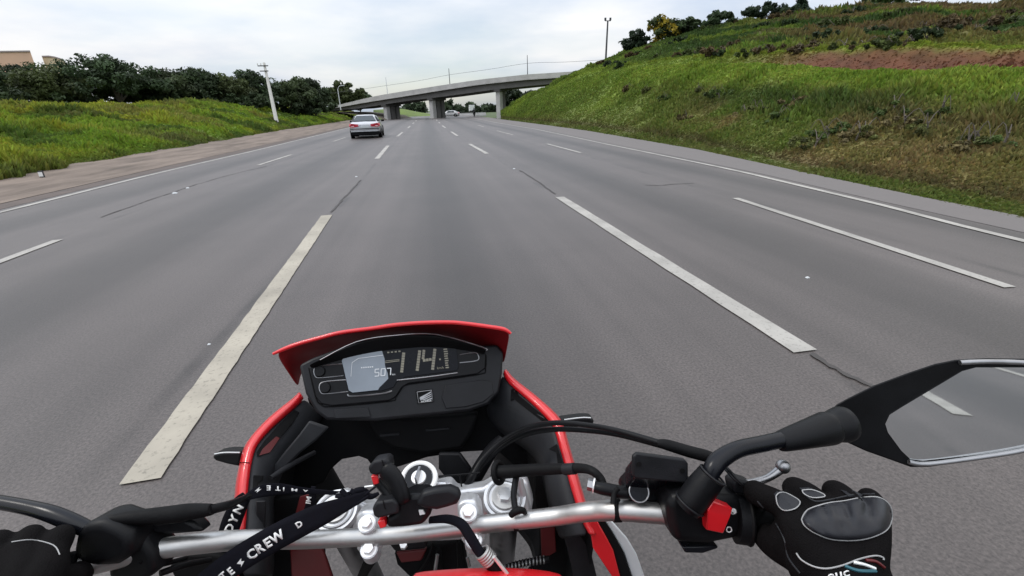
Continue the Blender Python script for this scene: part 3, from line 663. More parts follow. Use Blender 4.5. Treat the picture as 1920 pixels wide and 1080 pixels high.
def swept(name, topt, bott, d0, d1, m, parent, ztop=0.0, zbot=0.0):
    bm = bmesh.new(); rows = []
    for x in bpx:
        a = bridge_pt(x, itp(x, topt)); b = bridge_pt(x, itp(x, bott)); b = Vector((a.x, a.y, b.z+zbot)); a = a+Vector((0, 0, ztop))
        rows.append([bm.verts.new(p) for p in (a+BN*d0, a+BN*d1, b+BN*d1, b+BN*d0)])
    for i in range(len(rows)-1):
        for k in range(4): bm.faces.new((rows[i][k], rows[i][(k+1) % 4], rows[i+1][(k+1) % 4], rows[i+1][k]))
    bm.faces.new(rows[0]); bm.faces.new(rows[-1])
    return from_bm(name, bm, m, parent, True, 30)
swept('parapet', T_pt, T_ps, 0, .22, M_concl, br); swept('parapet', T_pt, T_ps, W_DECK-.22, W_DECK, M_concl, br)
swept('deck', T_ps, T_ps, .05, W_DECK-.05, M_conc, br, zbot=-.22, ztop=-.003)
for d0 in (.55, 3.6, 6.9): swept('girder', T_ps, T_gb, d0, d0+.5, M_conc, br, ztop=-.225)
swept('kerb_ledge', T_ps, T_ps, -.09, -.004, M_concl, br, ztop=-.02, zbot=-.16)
def deck_z(pt):
    best = min(np.linspace(600, 1240, 200), key=lambda x: abs((bridge_pt(x, itp(x, T_gb))-pt).dot(BT)))
    return bridge_pt(best, itp(best, T_gb)).z, best
def along(px):   # point of near face at ground under a pixel column
    p = bridge_pt(px, itp(px, T_gb)); return Vector((p.x, p.y, 0))
for pxl_, nm in ((717, 3), (803.5, 3), (930, 2)):
    b = along(pxl_); zt, _ = deck_z(b)
    for k, d in enumerate((.45, 2.1, 3.75) if nm == 3 else (.45, 1.7)):
        bm = bmesh.new(); c = b+BN*(d+.75); h = zt+.02
        zt2 = h
        prof = [(-.44, -.6), (.44, -.6), (.44, .6), (-.44, .6)]
        prism(bm, [c+BT*x+BN*y+Vector((0, 0, -.4)) for x, y in prof], Vector((0, 0, zt2+.4-.45)))
        o = from_bm('pier', bm, M_conc if k else M_concl, br, False); mod(o, 'BEVEL', width=.06, segments=1)  # front column pale, rear ones darker: their shade is put into the colour
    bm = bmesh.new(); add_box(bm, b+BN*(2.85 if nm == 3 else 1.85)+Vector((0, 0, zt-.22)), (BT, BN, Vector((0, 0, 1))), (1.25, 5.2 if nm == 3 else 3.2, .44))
    from_bm('cap_beam', bm, M_concd, br, False)  # shade under the deck put into the beam's dark colour
# earth slope under the left end of the bridge
bm = bmesh.new()
e0 = along(640); e1 = along(705); e2 = along(722)
vs = []
for d in (-.5, 3, 6, 9.5):
    vs.append([bm.verts.new(p+BN*d+Vector((0, 0, z))) for p, z in ((e0+BT*6, 1.9), (e0, 1.7), (e1, .7), (e2, -.1))])
for i in range(3):
    for j in range(3): bm.faces.new((vs[i][j], vs[i][j+1], vs[i+1][j+1], vs[i+1][j]))
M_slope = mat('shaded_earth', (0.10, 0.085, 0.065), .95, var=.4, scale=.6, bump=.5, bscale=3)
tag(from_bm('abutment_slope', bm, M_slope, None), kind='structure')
# lighting columns and cable along the bridge
poles = []
for px, yt, lab in ((725, 145, 'leftmost thin lighting column on the bridge, above its left pier'), (842, 128, 'thin lighting column on the bridge, middle of three'), (988, 103, 'thin lighting column on the bridge, nearest to the hillside')):
    base = bridge_pt(px, itp(px, T_pt)); top = bridge_pt(px, yt)
    bm = bmesh.new(); b = base+BN*.3; add_tube(bm, [b+Vector((0, 0, -.05)), Vector((b.x, b.y, top.z))], [.075, .05], 8)
    o = from_bm('lighting_column', bm, M_dark if px > 800 else M_silver, None); tag(o, lab, 'light pole', 'thin lighting columns on the bridge')
cpts = [bridge_pt(x, y)+BN*.3 for x, y in ((615, 175), (670, 168), (725, 160), (785, 151), (842, 140), (915, 130), (988, 118.5), (1060, 116), (1128, 112))]
tag(tube('overhead_cable', cpts, .022, M_dark, None, 6, 5), 'dark overhead cable strung along the lighting columns of the bridge', 'cable')

# ================================================================== POLES
pb = G(522, 244); zz = (pb-CP).dot(f0)
pt_ = Q(495, 118, zz)
up = empty('utility_pole', pb); tag(up, 'pale concrete utility pole leaning left beside the grass bank', 'utility pole')
tube('shaft', [pb+Vector((0, 0, -.3)), pt_], [.24, .13], M_pole, up, 12)
d = (pt_-pb).normalized()
for k, (o1, s) in enumerate(((.35, .55), (.95, .45))):
    c = pt_-d*o1; bm = bmesh.new(); add_box(bm, c+Vector((-.12, -.2, 0)), XYZ, (s*2, .09, .10)); from_bm('crossarm', bm, M_dark, up, False)
for x in (-.55, -.2, .25):
    bm = bmesh.new(); c = pt_-d*.35+Vector((x-.12, -.2, .05)); disc(bm, c, (0, 0, 1), .05, .22, 8, .035); from_bm('insulator', bm, M_pole, up)
bm = bmesh.new(); add_box(bm, pb+d*.9+Vector((.0, -.26, 0)), XYZ, (.3, .14, .42)); from_bm('meter_box', bm, M_concd, up, False)

zp = 74.0
lb = Q(1135, 121, zp); lt = Q(1135, 44, zp); lt = Vector((lb.x+.15, lb.y, lt.z))
lp = empty('floodlight_pole', lb); tag(lp, 'tall dark pole with two small floodlights rising behind the hillside', 'light pole')
tube('shaft', [lb+Vector((0, 0, -1.5)), lt], [.17, .12], M_dark, lp, 10)
bm = bmesh.new(); add_box(bm, lt+Vector((0, 0, .02)), XYZ, (.95, .1, .1)); from_bm('bracket', bm, M_dark, lp, False)
for sx in (-.4, .4):
    bm = bmesh.new(); add_box(bm, lt+Vector((sx, 0, .26)), XYZ, (.26, .2, .36)); from_bm('floodlight', bm, M_dark, lp, False)
zp = 96.0
lb = Q(637, 192, zp); lt2 = Q(634, 164, zp)
sl = empty('street_lamp', lb); tag(sl, 'thin grey street lamp with curved arm at the left end of the bridge', 'street lamp')
tube('shaft', [lb+Vector((0, 0, -1.5)), Vector((lb.x, lb.y, lt2.z-.4))], [.1, .07], M_silver, sl, 8)
tube('arm', [Vector((lb.x, lb.y, lt2.z-.45)), Vector((lb.x+.3, lb.y, lt2.z+.1)), Vector((lb.x+.9, lb.y, lt2.z+.3))], [.06, .05, .04], M_silver, sl, 8, 4)
bm = bmesh.new(); add_box(bm, Vector((lb.x+1.1, lb.y, lt2.z+.28)), XYZ, (.6, .25, .12)); from_bm('lamp_head', bm, M_silver, sl, False)

# ================================================================== TREES
def tree(name, label, cat, group, base, H, W, seed, col=(.032, .048, .020), bottom=.22, nclump=46, per=60, leaf=.30, depth=None, shape='round', trunk_r=.16, limbs=4, tint=None):
    rg = np.random.default_rng(seed); base = Vector(base); depth = depth or W
    root = empty(name, base); tag(root, label, cat, group)
    # crown: clumps of leaves through the volume
    cb = H*bottom; cz = (H+cb)/2; hz = (H-cb)/2
    C = []
    while len(C) < nclump:
        v = rg.normal(size=3); v /= np.linalg.norm(v); r = rg.random()**.38
        if shape == 'umbrella':
            x, y, z = v*r; z = abs(z)*1.0; p = np.array([x*W/2, y*depth/2, cb+(H-cb)*(.18+.72*z*(1-.15*(x*x+y*y)))])
        elif shape == 'cone':
            z = rg.random()**1.4; a = rg.random()*6.283; rr = (1-z)*rg.random()**.5; p = np.array([math.cos(a)*rr*W/2, math.sin(a)*rr*depth/2, cb+z*(H-cb)*.95])
        else:
            x, y, z = v*r; p = np.array([x*W/2*.86, y*depth/2*.86, cz+z*hz*.86])
        C.append(p)
    C = np.array(C); n = nclump*per
    ci = np.repeat(np.arange(nclump), per); rc = (.15+.13*rg.random(nclump))*min(W, H-cb, 6)*.85
    d = rg.normal(size=(n, 3)); d /= np.linalg.norm(d, axis=1)[:, None]
    rr = rg.random(n)**.45; pos = C[ci]+d*(rr*rc[ci])[:, None]*np.array([1.15, 1.15, .75])
    pos[:, 2] = np.maximum(pos[:, 2], cb*.8)
    nrm = d*.7+rg.normal(size=(n, 3))*.6+np.array([0, 0, .35]); nrm /= np.linalg.norm(nrm, axis=1)[:, None]
    ax = np.cross(nrm, rg.normal(size=(n, 3))); ax /= np.linalg.norm(ax, axis=1)[:, None]; bx = np.cross(nrm, ax)
    s = leaf*(.6+.8*rg.random((n, 1)))
    V = np.stack([pos-ax*s, pos+bx*s*.45, pos+ax*s, pos-bx*s*.45], 1).reshape(-1, 3)+np.array(base)
    Fc = np.arange(n*4).reshape(n, 4)
    cl = (.55+.9*rg.random(nclump))[ci]*(.75+.5*rg.random(n))
    cc = np.array(col)[None, :]*cl[:, None]
    if tint is not None:
        wt = (rg.random(nclump) < .55)[ci]*(rg.random(n) < .75); cc = np.where(wt[:, None], np.array(tint)[None, :]*(.7+.6*rg.random((n, 1))), cc)
    mesh_np('crown', V, Fc, M_leaf, root, colors=np.repeat(cc, 4, 0))
    bm = bmesh.new(); fork = base+Vector((rg.normal()*.1, rg.normal()*.1, max(cb*.75, .35)))
    add_tube(bm, [base+Vector((0, 0, -.5)), base.lerp(fork, .5)+Vector((.05, 0, 0)), fork], [trunk_r*1.3, trunk_r, trunk_r*.85], 8, 3)
    for k in range(limbs):
        tgt = base+Vector(C[rg.integers(nclump)]); mid_ = fork.lerp(tgt, .5)+Vector((0, 0, .25))
        add_tube(bm, [fork-Vector((0, 0, .1)), mid_, tgt], [trunk_r*.6, trunk_r*.4, trunk_r*.12], 6, 3)
    from_bm('trunk', bm, M_bark, root)
    return root
def tree_px(px, ytop, ybase, wpx, z, **k):
    b = Q(px, ybase, z); t = Q(px, ytop, z); return b, (t-b).length, wpx*z/F
GL = 'dark trees on top of the left bank'
for i, (px, yt, yb, wp, z, shp, lab) in enumerate((
    (-90, 118, 200, 200, 50, 'round', 'dark broad tree at the far left'),
    (22, 122, 200, 170, 52, 'round', 'dark dense tree standing below the peach roof'),
    (112, 130, 198, 120, 50, 'round', 'dark bushy tree just left of the umbrella crowned tree'),
    (232, 110, 192, 195, 54, 'umbrella', 'broad umbrella crowned dark tree with its forked trunk showing'),
    (318, 138, 188, 95, 58, 'round', 'rounded dark tree at the right flank of the umbrella crowned tree'),
    (376, 132, 188, 75, 62, 'round', 'upright dark tree with a pointed top between the umbrella tree and the pole'),
    (436, 148, 190, 100, 66, 'round', 'wide low dark tree halfway between the umbrella tree and the pole'),
    (487, 140, 194, 80, 70, 'round', 'dark tree directly left of the leaning pole top'),
    (548, 152, 202, 90, 74, 'round', 'dark tree directly right of the leaning pole'),
    (592, 157, 206, 70, 80, 'round', 'small dark tree second right of the leaning pole'),
    (648, 160, 200, 84, 138, 'round', 'dark tree with ragged palm like top behind the left end of the bridge'),
    (676, 176, 198, 50, 145, 'round', 'low dark tree behind the bridge parapet at its left end'))):
    b, H, W = tree_px(px, yt, yb+12, wp, z)
    tree('tree', lab, 'tree', GL, b, H*1.05, W, 100+i, col=((.046, .064, .026), (.036, .055, .024), (.056, .072, .026), (.042, .067, .030))[i % 4], bottom=.16 if shp == 'umbrella' else .06,
         nclump=60 if wp > 90 else 44, per=200 if wp > 90 else 140, leaf=.0038*z, shape=shp, trunk_r=.20, limbs=7 if shp == 'umbrella' else 4)
GH = 'shrubs beneath the dark trees on the left bank'
for i, (px, yt, yb, wp, z, lab) in enumerate(((60, 160, 200, 190, 47, 'dark shrub mass under the trees at the far left'), (345, 160, 186, 120, 60, 'low dark shrub right of the umbrella crowned tree'),
    (195, 154, 192, 120, 57, 'dark low shrub in the shade under the umbrella crowned tree'), (285, 156, 190, 100, 58, 'dark low shrub between the umbrella crowned tree and its right neighbour'), (410, 168, 192, 120, 64, 'dark low shrub under the wide low tree halfway to the pole'), (470, 168, 196, 130, 66, 'low green shrub left of the leaning pole foot'), (575, 178, 207, 110, 76, 'low green shrub right of the leaning pole'), (250, 210, 232, 110, 40, 'rounded pale green weed bush in the middle of the left bank'))):
    b, H, W = tree_px(px, yt+(8 if i < 7 else 12), yb+(14 if i < 7 else 12), wp*1.15, z)
    tree('shrub', lab, 'shrub', GH if i < 7 else None, b, H, W, 150+i, col=(.034, .052, .022) if i < 7 else (.085, .11, .022), bottom=.0, nclump=40, per=70, leaf=.0046*z, trunk_r=.06, limbs=3)
GR = 'trees and bushes along the crest of the hillside'
for i, (px, yt, yb, wp, z, shp, col, tint, lab) in enumerate((
    (1190, 63, 101, 52, 66, 'round', (.024, .040, .020), None, 'small dark round tree at the left end of the hillside crest'),
    (1246, 36, 84, 76, 64, 'round', (.040, .055, .018), (.26, .20, .018), 'tree with yellow blossom on the hillside crest'),
    (1292, 38, 74, 56, 62, 'round', (.040, .062, .024), None, 'green bush right of the yellow blossomed tree'),
    (1346, 27, 60, 66, 58, 'round', (.034, .055, .024), None, 'bush between the yellow blossomed tree and the feathery one'),
    (1426, 8, 44, 84, 54, 'umbrella', (.026, .042, .022), None, 'dark feathery spreading tree on the hillside crest'),
    (1500, -2, 32, 34, 52, 'cone', (.022, .038, .020), None, 'small pointed conifer on the hillside crest'),
    (1478, 16, 36, 50, 52, 'round', (.034, .052, .022), None, 'low bush touching the small conifer'),
    (1660, -6, 22, 110, 46, 'round', (.050, .082, .022), None, 'wide low green bush on the right part of the crest'),
    (1905, -4, 20, 60, 40, 'round', (.030, .046, .022), None, 'small dark bush at the right edge of the crest'))):
    b, H, W = tree_px(px, yt, yb, wp, z)
    tree('crest_tree', lab, 'tree' if i in (0, 1, 4, 5) else 'bush', GR, b, H*1.05, W, 200+i, col=col, tint=tint, bottom=.05 if shp != 'umbrella' else .2, nclump=34, per=70, leaf=.0042*z, shape=shp, trunk_r=.10, limbs=4)

# scrub growing on the terraces of the hillside
GB = 'scrub bushes on the hillside terraces'
rgb = np.random.default_rng(77); scrub = []
sl_ = [('dark low scrub bush on the upper hillside', (.030, .050, .018)), ('olive scrub bush on the upper hillside', (.060, .080, .022)), ('brownish dry scrub bush on the upper hillside', (.085, .062, .030))]
ci_ = [int(np.argmin(abs(pxs-p))) for p in np.linspace(1130, 1915, 46)]
for i, c_ in enumerate(ci_):
    t_ = rgb.choice([5.9, 6.3, 6.8, 7.3, 7.8], p=[.24, .24, .22, .18, .12])+rgb.normal()*.12; r_ = int(np.argmin(abs(HT-t_))); p = HP[c_, r_]
    k_ = int(rgb.integers(3)) if t_ > 3.5 else 1; dist = math.hypot(p[0], p[1]); s_ = rgb.uniform(.7, 1.9)
    tree('scrub_bush', sl_[k_][0], 'bush', GB+(', dark green', ', olive', ', brown and dry')[k_], (p[0], p[1], p[2]-.15), s_*.45, s_*1.6, 500+i, col=sl_[k_][1], bottom=.0, nclump=16, per=60, leaf=.0034*dist, trunk_r=.03, limbs=2)
for i, c_ in enumerate([int(np.argmin(abs(pxs-p))) for p in np.linspace(1180, 1900, 22)]):
    t_ = rgb.uniform(1.15, 2.3); r_ = int(np.argmin(abs(HT-t_))); p = HP[c_, r_]; dist = math.hypot(p[0], p[1]); s_ = rgb.uniform(.5, 1.2); k_ = i % 3
    tree('weed_clump', ('tuft of dry straw coloured weeds on the lower hillside', 'low olive weed clump on the lower hillside', 'dull green weed clump on the lower hillside')[k_], 'weeds', 'weed clumps on the lower hillside, '+('dry', 'olive', 'green')[k_],
         (p[0], p[1], p[2]-.08), s_*.42, s_*1.3, 600+i, col=((.130, .105, .045), (.085, .095, .028), (.055, .085, .020))[k_], bottom=.0, nclump=12, per=60, leaf=.0030*dist, trunk_r=.02, limbs=2)
# ---- beyond the bridge
GF = 'far trees beyond the bridge'
fm = Vector((0, 0, 0))
def mound(name, pxs_, ytab, ybase, Ynear, m):
    bm = bmesh.new(); rows = []
    for px in pxs_:
        a = atY(px, ybase, Ynear); a.z = -.3; b = atY(px, itp(px, ytab), Ynear+14); c = b+Vector((0, 30, -.6))
        rows.append([bm.verts.new(v) for v in (a, a.lerp(b, .5)+Vector((0, 0, .2)), b, c)])
    for i in range(len(rows)-1):
        for j in range(3): bm.faces.new((rows[i][j], rows[i+1][j], rows[i+1][j+1], rows[i][j+1]))
    return tag(from_bm(name, bm, m, None), kind='structure')
M_fargrass = mat('far_grass', (.085, .125, .02), .95, var=.35, scale=.25, bump=.5, bscale=1)
mound('far_hill', np.linspace(700, 830, 14), [(700, 206), (745, 203), (760, 205), (790, 211), (830, 216)], 220, 150, M_fargrass)
for i, (px, yt, yb, wp, z, lab) in enumerate(((762, 196, 214, 40, 190, 'far dark tree seen left of the middle bridge pier'), (786, 190, 214, 34, 190, 'taller far tree next to the middle bridge pier'),
    (842, 190, 218, 46, 220, 'far tree just right of the middle bridge pier'), (868, 197, 218, 56, 240, 'low far tree under the open span of the bridge'), (886, 193, 218, 26, 215, 'far tree with a rounded top behind the white truck'),
    (908, 196, 218, 60, 250, 'far tree right of the white truck'), (930, 199, 218, 60, 250, 'far tree just left of the right bridge pier'), (965, 168, 214, 60, 125, 'dark tree in the shade behind the right bridge pier'), (992, 172, 206, 56, 128, 'dark tree under the bridge beside the hillside'))):
    b, H, W = tree_px(px, yt, yb, wp, z)
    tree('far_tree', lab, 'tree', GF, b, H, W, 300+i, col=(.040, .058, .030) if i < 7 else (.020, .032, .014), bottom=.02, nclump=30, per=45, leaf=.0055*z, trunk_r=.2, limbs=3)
# low concrete barrier across the far bend, far truck and motorcyclist
bm = bmesh.new(); y0 = 128.0
prof = [(0, -.3), (.28, -.3), (.28, .12), (.16, .3), (.12, .62), (-.12+.28, .62)]
p0 = Vector((2.6, y0, 0)); p1 = Vector((15.5, y0+4, 0)); dirb = (p1-p0).normalized(); nb = Vector((-dirb.y, dirb.x, 0))
prism(bm, [p0+nb*a+Vector((0, 0, b)) for a, b in ((-.30, -.3), (.30, -.3), (.28, .1), (.12, .35), (.09, .62), (-.09, .62), (-.12, .35), (-.28, .1))], p1-p0)
tag(from_bm('concrete_barrier', bm, M_concl, None, False), 'low pale concrete barrier across the far bend under the bridge', 'barrier')

def box_part(name, c, size, m, parent, bevel=.0):
    bm = bmesh.new(); add_box(bm, Vector(c), XYZ, size); o = from_bm(name, bm, m, parent, False)
    if bevel: mod(o, 'BEVEL', width=bevel, segments=2)
    return o
M_truck = mat('white_truck_paint', (.62, .63, .62), .5, var=.06, scale=2)
tp = atY(886, 217.5, 215); tp.z = 0
tk = empty('box_truck', tp); tag(tk, 'small white box truck far ahead under the bridge', 'truck')
box_part('cargo_box', tp+Vector((0, 1.4, 2.05)), (2.1, 4.2, 2.3), M_truck, tk, .05); box_part('cab', tp+Vector((0, 4.4, 1.5)), (2.0, 1.6, 1.9), M_truck, tk, .12)
box_part('chassis', tp+Vector((0, 2.1, .72)), (1.5, 6, .25), M_dark, tk); box_part('bumper', tp+Vector((0, -.7, .55)), (2.0, .12, .2), M_dark, tk)
for sx in (-.8, .8):
    for yy in (.4, 4.2):
        bm = bmesh.new(); disc(bm, tp+Vector((sx-.14, yy, .42)), (1, 0, 0), .42, .28, 20); from_bm('wheel', bm, M_rubber, tk)
    box_part('tail_light', tp+Vector((sx, -.78, .75)), (.22, .06, .16), M_redd, tk)
wv = atY(866, 217, 118); wv.z = 0

def wheel(parent, c, ax, r, wd, rim=True):
    bm = bmesh.new(); disc(bm, Vector(c)-ax*wd/2, ax, r, wd, 28); o = from_bm('wheel', bm, M_rubber, parent); mod(o, 'BEVEL', width=.03, segments=2)
    if rim:
        bm = bmesh.new()
        for sgn in (-1, 1): disc(bm, Vector(c)+ax*sgn*(wd/2-.01), ax*sgn, r*.66, .02, 20, r*.55)
        from_bm('rim', bm, M_steel, o)
    return o
# ---- cars
M_carp = mat('silver_car_paint', (.50, .50, .53), .30, metal=.55, var=.03, scale=3, coat=.7, rvar=.04)
M_carg = mat('tinted_car_glass', (.018, .026, .030), .08, var=.1, scale=2, rvar=.02)
M_tail = mat('red_lamp_lens', (.42, .012, .03), .2, var=.1, scale=8, coat=.5, rvar=.05)
M_carw = mat('white_car_paint', (.6, .6, .6), .35, var=.03, scale=3, coat=.5)
def car(loc, rz, label, paint, group=None):
    root = empty('car', loc, rz); tag(root, label, 'car', group)
    Mw = Matrix.Translation(Vector(loc)) @ Matrix.Rotation(rz, 4, 'Z')
    def P(x, y, z): return Mw @ Vector((x*1.05, y, z*.94))
    # body: cross sections from rear (y=0) to front (y=4.45): y, half width low, half width belt, z sill, z shoulder(top of lower body)
    secs = [(-.02, .66, .62, .42, .88), (.03, .80, .74, .34, .98), (.22, .86, .80, .28, 1.035), (.55, .885, .82, .24, 1.045), (1.0, .895, .83, .22, 1.02), (2.2, .90, .84, .21, .985), (3.2, .895, .82, .22, .95), (3.9, .87, .76, .24, .86), (4.3, .80, .66, .28, .74), (4.45, .62, .52, .34, .62)]
    bm = bmesh.new(); rows = []
    for y, wl, wb, zs, zt in secs:
        half = [(0, zs), (wl*.80, zs), (wl*.97, zs+.10), (wl, zs+(zt-zs)*.50), (wl*.985, zs+(zt-zs)*.66), (wb, zt-.03), (wb*.86, zt), (0, zt+.012)]
        ringp = half+[(-x, z) for x, z in reversed(half[1:-1])]
        rows.append([bm.verts.new(P(x, y, z)) for x, z in ringp])
    k = len(rows[0])
    for i in range(len(rows)-1):
        for j in range(k): bm.faces.new((rows[i][j], rows[i][(j+1) % k], rows[i+1][(j+1) % k], rows[i+1][j]))
    bm.faces.new(rows[0]); bm.faces.new(rows[-1])
    body = from_bm('body', bm, paint, root, True, 50)
    # cabin
    bm = bmesh.new(); rows = []
    for y, wb, wt, z0, z1 in ((.42, .72, .70, .99, 1.035), (.80, .74, .60, .99, 1.25), (1.12, .76, .55, .98, 1.42), (1.7, .77, .56, .96, 1.47), (2.3, .77, .56, .95, 1.455), (2.75, .76, .55, .94, 1.36), (3.35, .74, .62, .92, .97)):
        half = [(wb, z0), (wt+.03, z1-.06), (wt-.06, z1), (0, z1+.015)]
        rows.append([bm.verts.new(P(x, y, z)) for x, z in half+[(-x, z) for x, z in reversed(half[:-1])]])
    k = len(rows[0])
    for i in range(len(rows)-1):
        for j in range(k-1): bm.faces.new((rows[i][j], rows[i][j+1], rows[i+1][j+1], rows[i+1][j]))
    from_bm('roof', bm, paint, root, True, 60)
    def quad(name, pts, m, off, par=root):
        bm = bmesh.new(); prism(bm, [P(*p) for p in pts], (Mw.to_3x3() @ Vector(off))); return from_bm(name, bm, m, par, False)
    quad('rear_window', [(-.66, .50, 1.06), (.66, .50, 1.06), (.48, 1.06, 1.375), (-.48, 1.06, 1.375)], M_carg, (0, -.035, .045))
    for s in (-1, 1):
        quad('side_window', [(s*.795, .95, 1.06), (s*.81, 1.75, 1.03), (s*.625, 1.75, 1.40), (s*.615, 1.2, 1.375)], M_carg, (s*.03, 0, .012))
        quad('side_window', [(s*.81, 1.82, 1.03), (s*.80, 2.85, 1.00), (s*.615, 2.5, 1.365), (s*.625, 1.82, 1.40)], M_carg, (s*.03, 0, .012))
        quad('tail_light', [(s*.34, -.05, .76), (s*.72, -.03, .72), (s*.89, .10, .77), (s*.88, .20, .94), (s*.72, .0, .955), (s*.36, -.03, .90)], M_tail, (0, -.035, .0))
        quad('door_mirror', [(s*.86, 2.72, .98), (s*1.06, 2.66, .99), (s*1.05, 2.66, 1.12), (s*.88, 2.72, 1.10)], M_black, (0, .1, 0))
        quad('door_seam', [(s*.905, 1.78, .35), (s*.905, 1.80, .35), (s*.875, 1.80, .97), (s*.875, 1.78, .97)], M_black, (s*.004, 0, 0), body)
        quad('door_handle', [(s*.905, 1.9, .84), (s*.905, 2.08, .84), (s*.90, 2.08, .87), (s*.90, 1.9, .87)], M_chrome, (s*.02, 0, 0), body)
        for y in (.82, 3.55):
            wheel(root, P(s*.80, y, .31), (Mw.to_3x3() @ Vector((1, 0, 0))), .315, .20)
            bm = bmesh.new(); ring(bm, P(s*.885, y, .33), Mw.to_3x3() @ Vector((1, 0, 0)), .345, .035, 28, 8); from_bm('wheel_arch', bm, M_black, body)
    quad('bumper_line', [(-.84, .0, .60), (.84, .0, .60), (.84, .0, .635), (-.84, .0, .635)], M_black2, (0, -.05, 0))
    quad('bumper', [(-.80, .05, .24), (.80, .05, .24), (.85, .03, .43), (-.85, .03, .43)], M_black, (0, -.07, 0))
    quad('chrome_strip', [(-.80, -.03, .445), (.80, -.03, .445), (.80, -.03, .475), (-.80, -.03, .475)], M_silver, (0, -.03, 0))
    quad('chrome_strip', [(-.31, -.025, .86), (.31, -.025, .86), (.31, -.02, .885), (-.31, -.02, .885)], M_chrome, (0, -.02, 0))
    quad('number_plate', [(-.22, -.02, .68), (.22, -.02, .68), (.22, -.02, .80), (-.22, -.02, .80)], M_silver, (0, -.022, 0))
    quad('underbody', [(-.72, .1, .18), (.72, .1, .18), (.72, 4.2, .18), (-.72, 4.2, .18)], M_deep, (0, 0, .1))
    return root
car((-3.86, 32.0, 0), rad(2.5), 'silver sedan driving ahead in the lane left of the motorcycle', M_carp)
car((wv.x-.6, wv.y, 0), rad(80), 'tiny pale car far ahead under the bridge, left of the white truck', M_carw)
# far motorcyclist
mp_ = atY(890, 219, 108); mp_.z = 0
mc = empty('distant_motorcycle', mp_); tag(mc, 'tiny dark motorcycle ridden away from the camera under the bridge', 'motorcycle')
for yy in (0, 1.35): wheel(mc, mp_+Vector((0, yy, .31)), Vector((1, 0, 0)), .31, .12, False)
box_part('frame', mp_+Vector((0, .65, .62)), (.22, 1.0, .35), M_black, mc, .06); box_part('seat', mp_+Vector((0, .35, .84)), (.26, .8, .1), M_black, mc, .04)
tube('handlebar', [mp_+Vector((-.36, 1.05, 1.05)), mp_+Vector((0, 1.15, 1.0)), mp_+Vector((.36, 1.05, 1.05))], .02, M_black, mc, 6)
bm = bmesh.new()
q = mp_
add_tube(bm, [q+Vector((0, .38, .86)), q+Vector((0, .42, 1.1)), q+Vector((0, .52, 1.38)), q+Vector((0, .58, 1.5))], [.17, .18, .22, .09], 10, 3)
ball(bm, q+Vector((0, .62, 1.66)), .14)
for s in (-1, 1):
    add_tube(bm, [q+Vector((s*.2, .53, 1.40)), q+Vector((s*.34, .75, 1.2)), q+Vector((s*.32, 1.03, 1.08))], [.07, .06, .045], 8, 3)
    add_tube(bm, [q+Vector((s*.12, .4, .9)), q+Vector((s*.22, .8, .78)), q+Vector((s*.2, .55, .38))], [.1, .085, .06], 8, 3)
pr = from_bm('person', bm, M_leather, None); mod(pr, 'REMESH', mode='VOXEL', voxel_size=.03); tag(pr, 'tiny rider in dark clothes on the motorcycle far ahead', 'person')

# ---- building behind the left trees
M_peach = mat('peach_wall', (.62, .40, .28), .85, var=.06, scale=.3); M_cream = mat('cream_wall', (.60, .50, .34), .85, var=.06, scale=.3)
M_roofp = mat('roof_edge', (.30, .25, .24), .8)
zb = 120.0
def bld(name, outline, ybase, zb, dep, m, label, roofm):
    root = empty(name, Q(outline[0][0], ybase, zb)); tag(root, label, 'building')
    pts = [Q(x, y, zb) for x, y in outline]; zlow = Q(outline[0][0], ybase, zb).z
    poly = pts+[Vector((pts[-1].x, pts[-1].y, zlow)), Vector((pts[0].x, pts[0].y, zlow))]
    bm = bmesh.new(); rr_ = ray(outline[-1][0]-25, 120); dv = Vector((rr_.x, rr_.y, 0)).normalized()*dep; prism(bm, poly, dv); from_bm('wall', bm, m, root, False)
    bm = bmesh.new(); rows = []
    for p in pts: rows.append([bm.verts.new(p+Vector((0, 0, z))+dv*d/dep) for d, z in ((-.3, .0), (dep+.3, .0), (dep+.3, .35), (-.3, .35))])
    for i in range(len(rows)-1):
        for k in range(4): bm.faces.new((rows[i][k], rows[i][(k+1) % 4], rows[i+1][(k+1) % 4], rows[i+1][k]))
    bm.faces.new(rows[0]); bm.faces.new(rows[-1]); from_bm('roof', bm, roofm, root, False)
    return root
bld('building', [(-120, 100), (57, 97.5)], 150, zb, 20, M_peach, 'peach coloured flat roofed building showing above the trees at the left edge', M_roofp)
bld('building', [(79, 107.5), (92, 107), (104, 109), (114, 112), (121, 115)], 150, zb+4, 12, M_cream, 'cream building with a curved roof showing above the trees', M_roofp)

# ---- guard rail end, marker post
gp = G(42, 328); gr = empty('guard_rail', gp); tag(gr, 'dark end of a guard rail at the left edge of the dirt verge', 'guard rail')
gd = Vector((.06, -1, 0)).normalized()
rows = []
for t in (0, 1.5, 3, 4.5, 6):
    c = gp+gd*t; rows.append([c+Vector((x, 0, z)) for x, z in ((0, .42), (.06, .47), (.0, .53), (.06, .60), (0, .66))])
loft('beam', rows, M_dark, gr, .012, 1, raw=True)
for t in (.4, 2.6, 4.8):
    c = gp+gd*t; bm = bmesh.new(); add_box(bm, c+Vector((-.08, 0, .28)), XYZ, (.1, .12, .66)); from_bm('post', bm, M_dark, gr, False)
mp0 = G(82, 338); mk_ = empty('marker_post', mp0); tag(mk_, 'short black and white marker post on the dirt verge', 'marker post')
bm = bmesh.new(); add_box(bm, mp0+Vector((0, 0, .12)), XYZ, (.11, .05, .28)); from_bm('post', bm, M_dark, mk_, False)
bm = bmesh.new(); add_box(bm, mp0+Vector((.0, -.032, .17)), XYZ, (.10, .012, .12)); from_bm('reflector', bm, M_white, mk_, False)
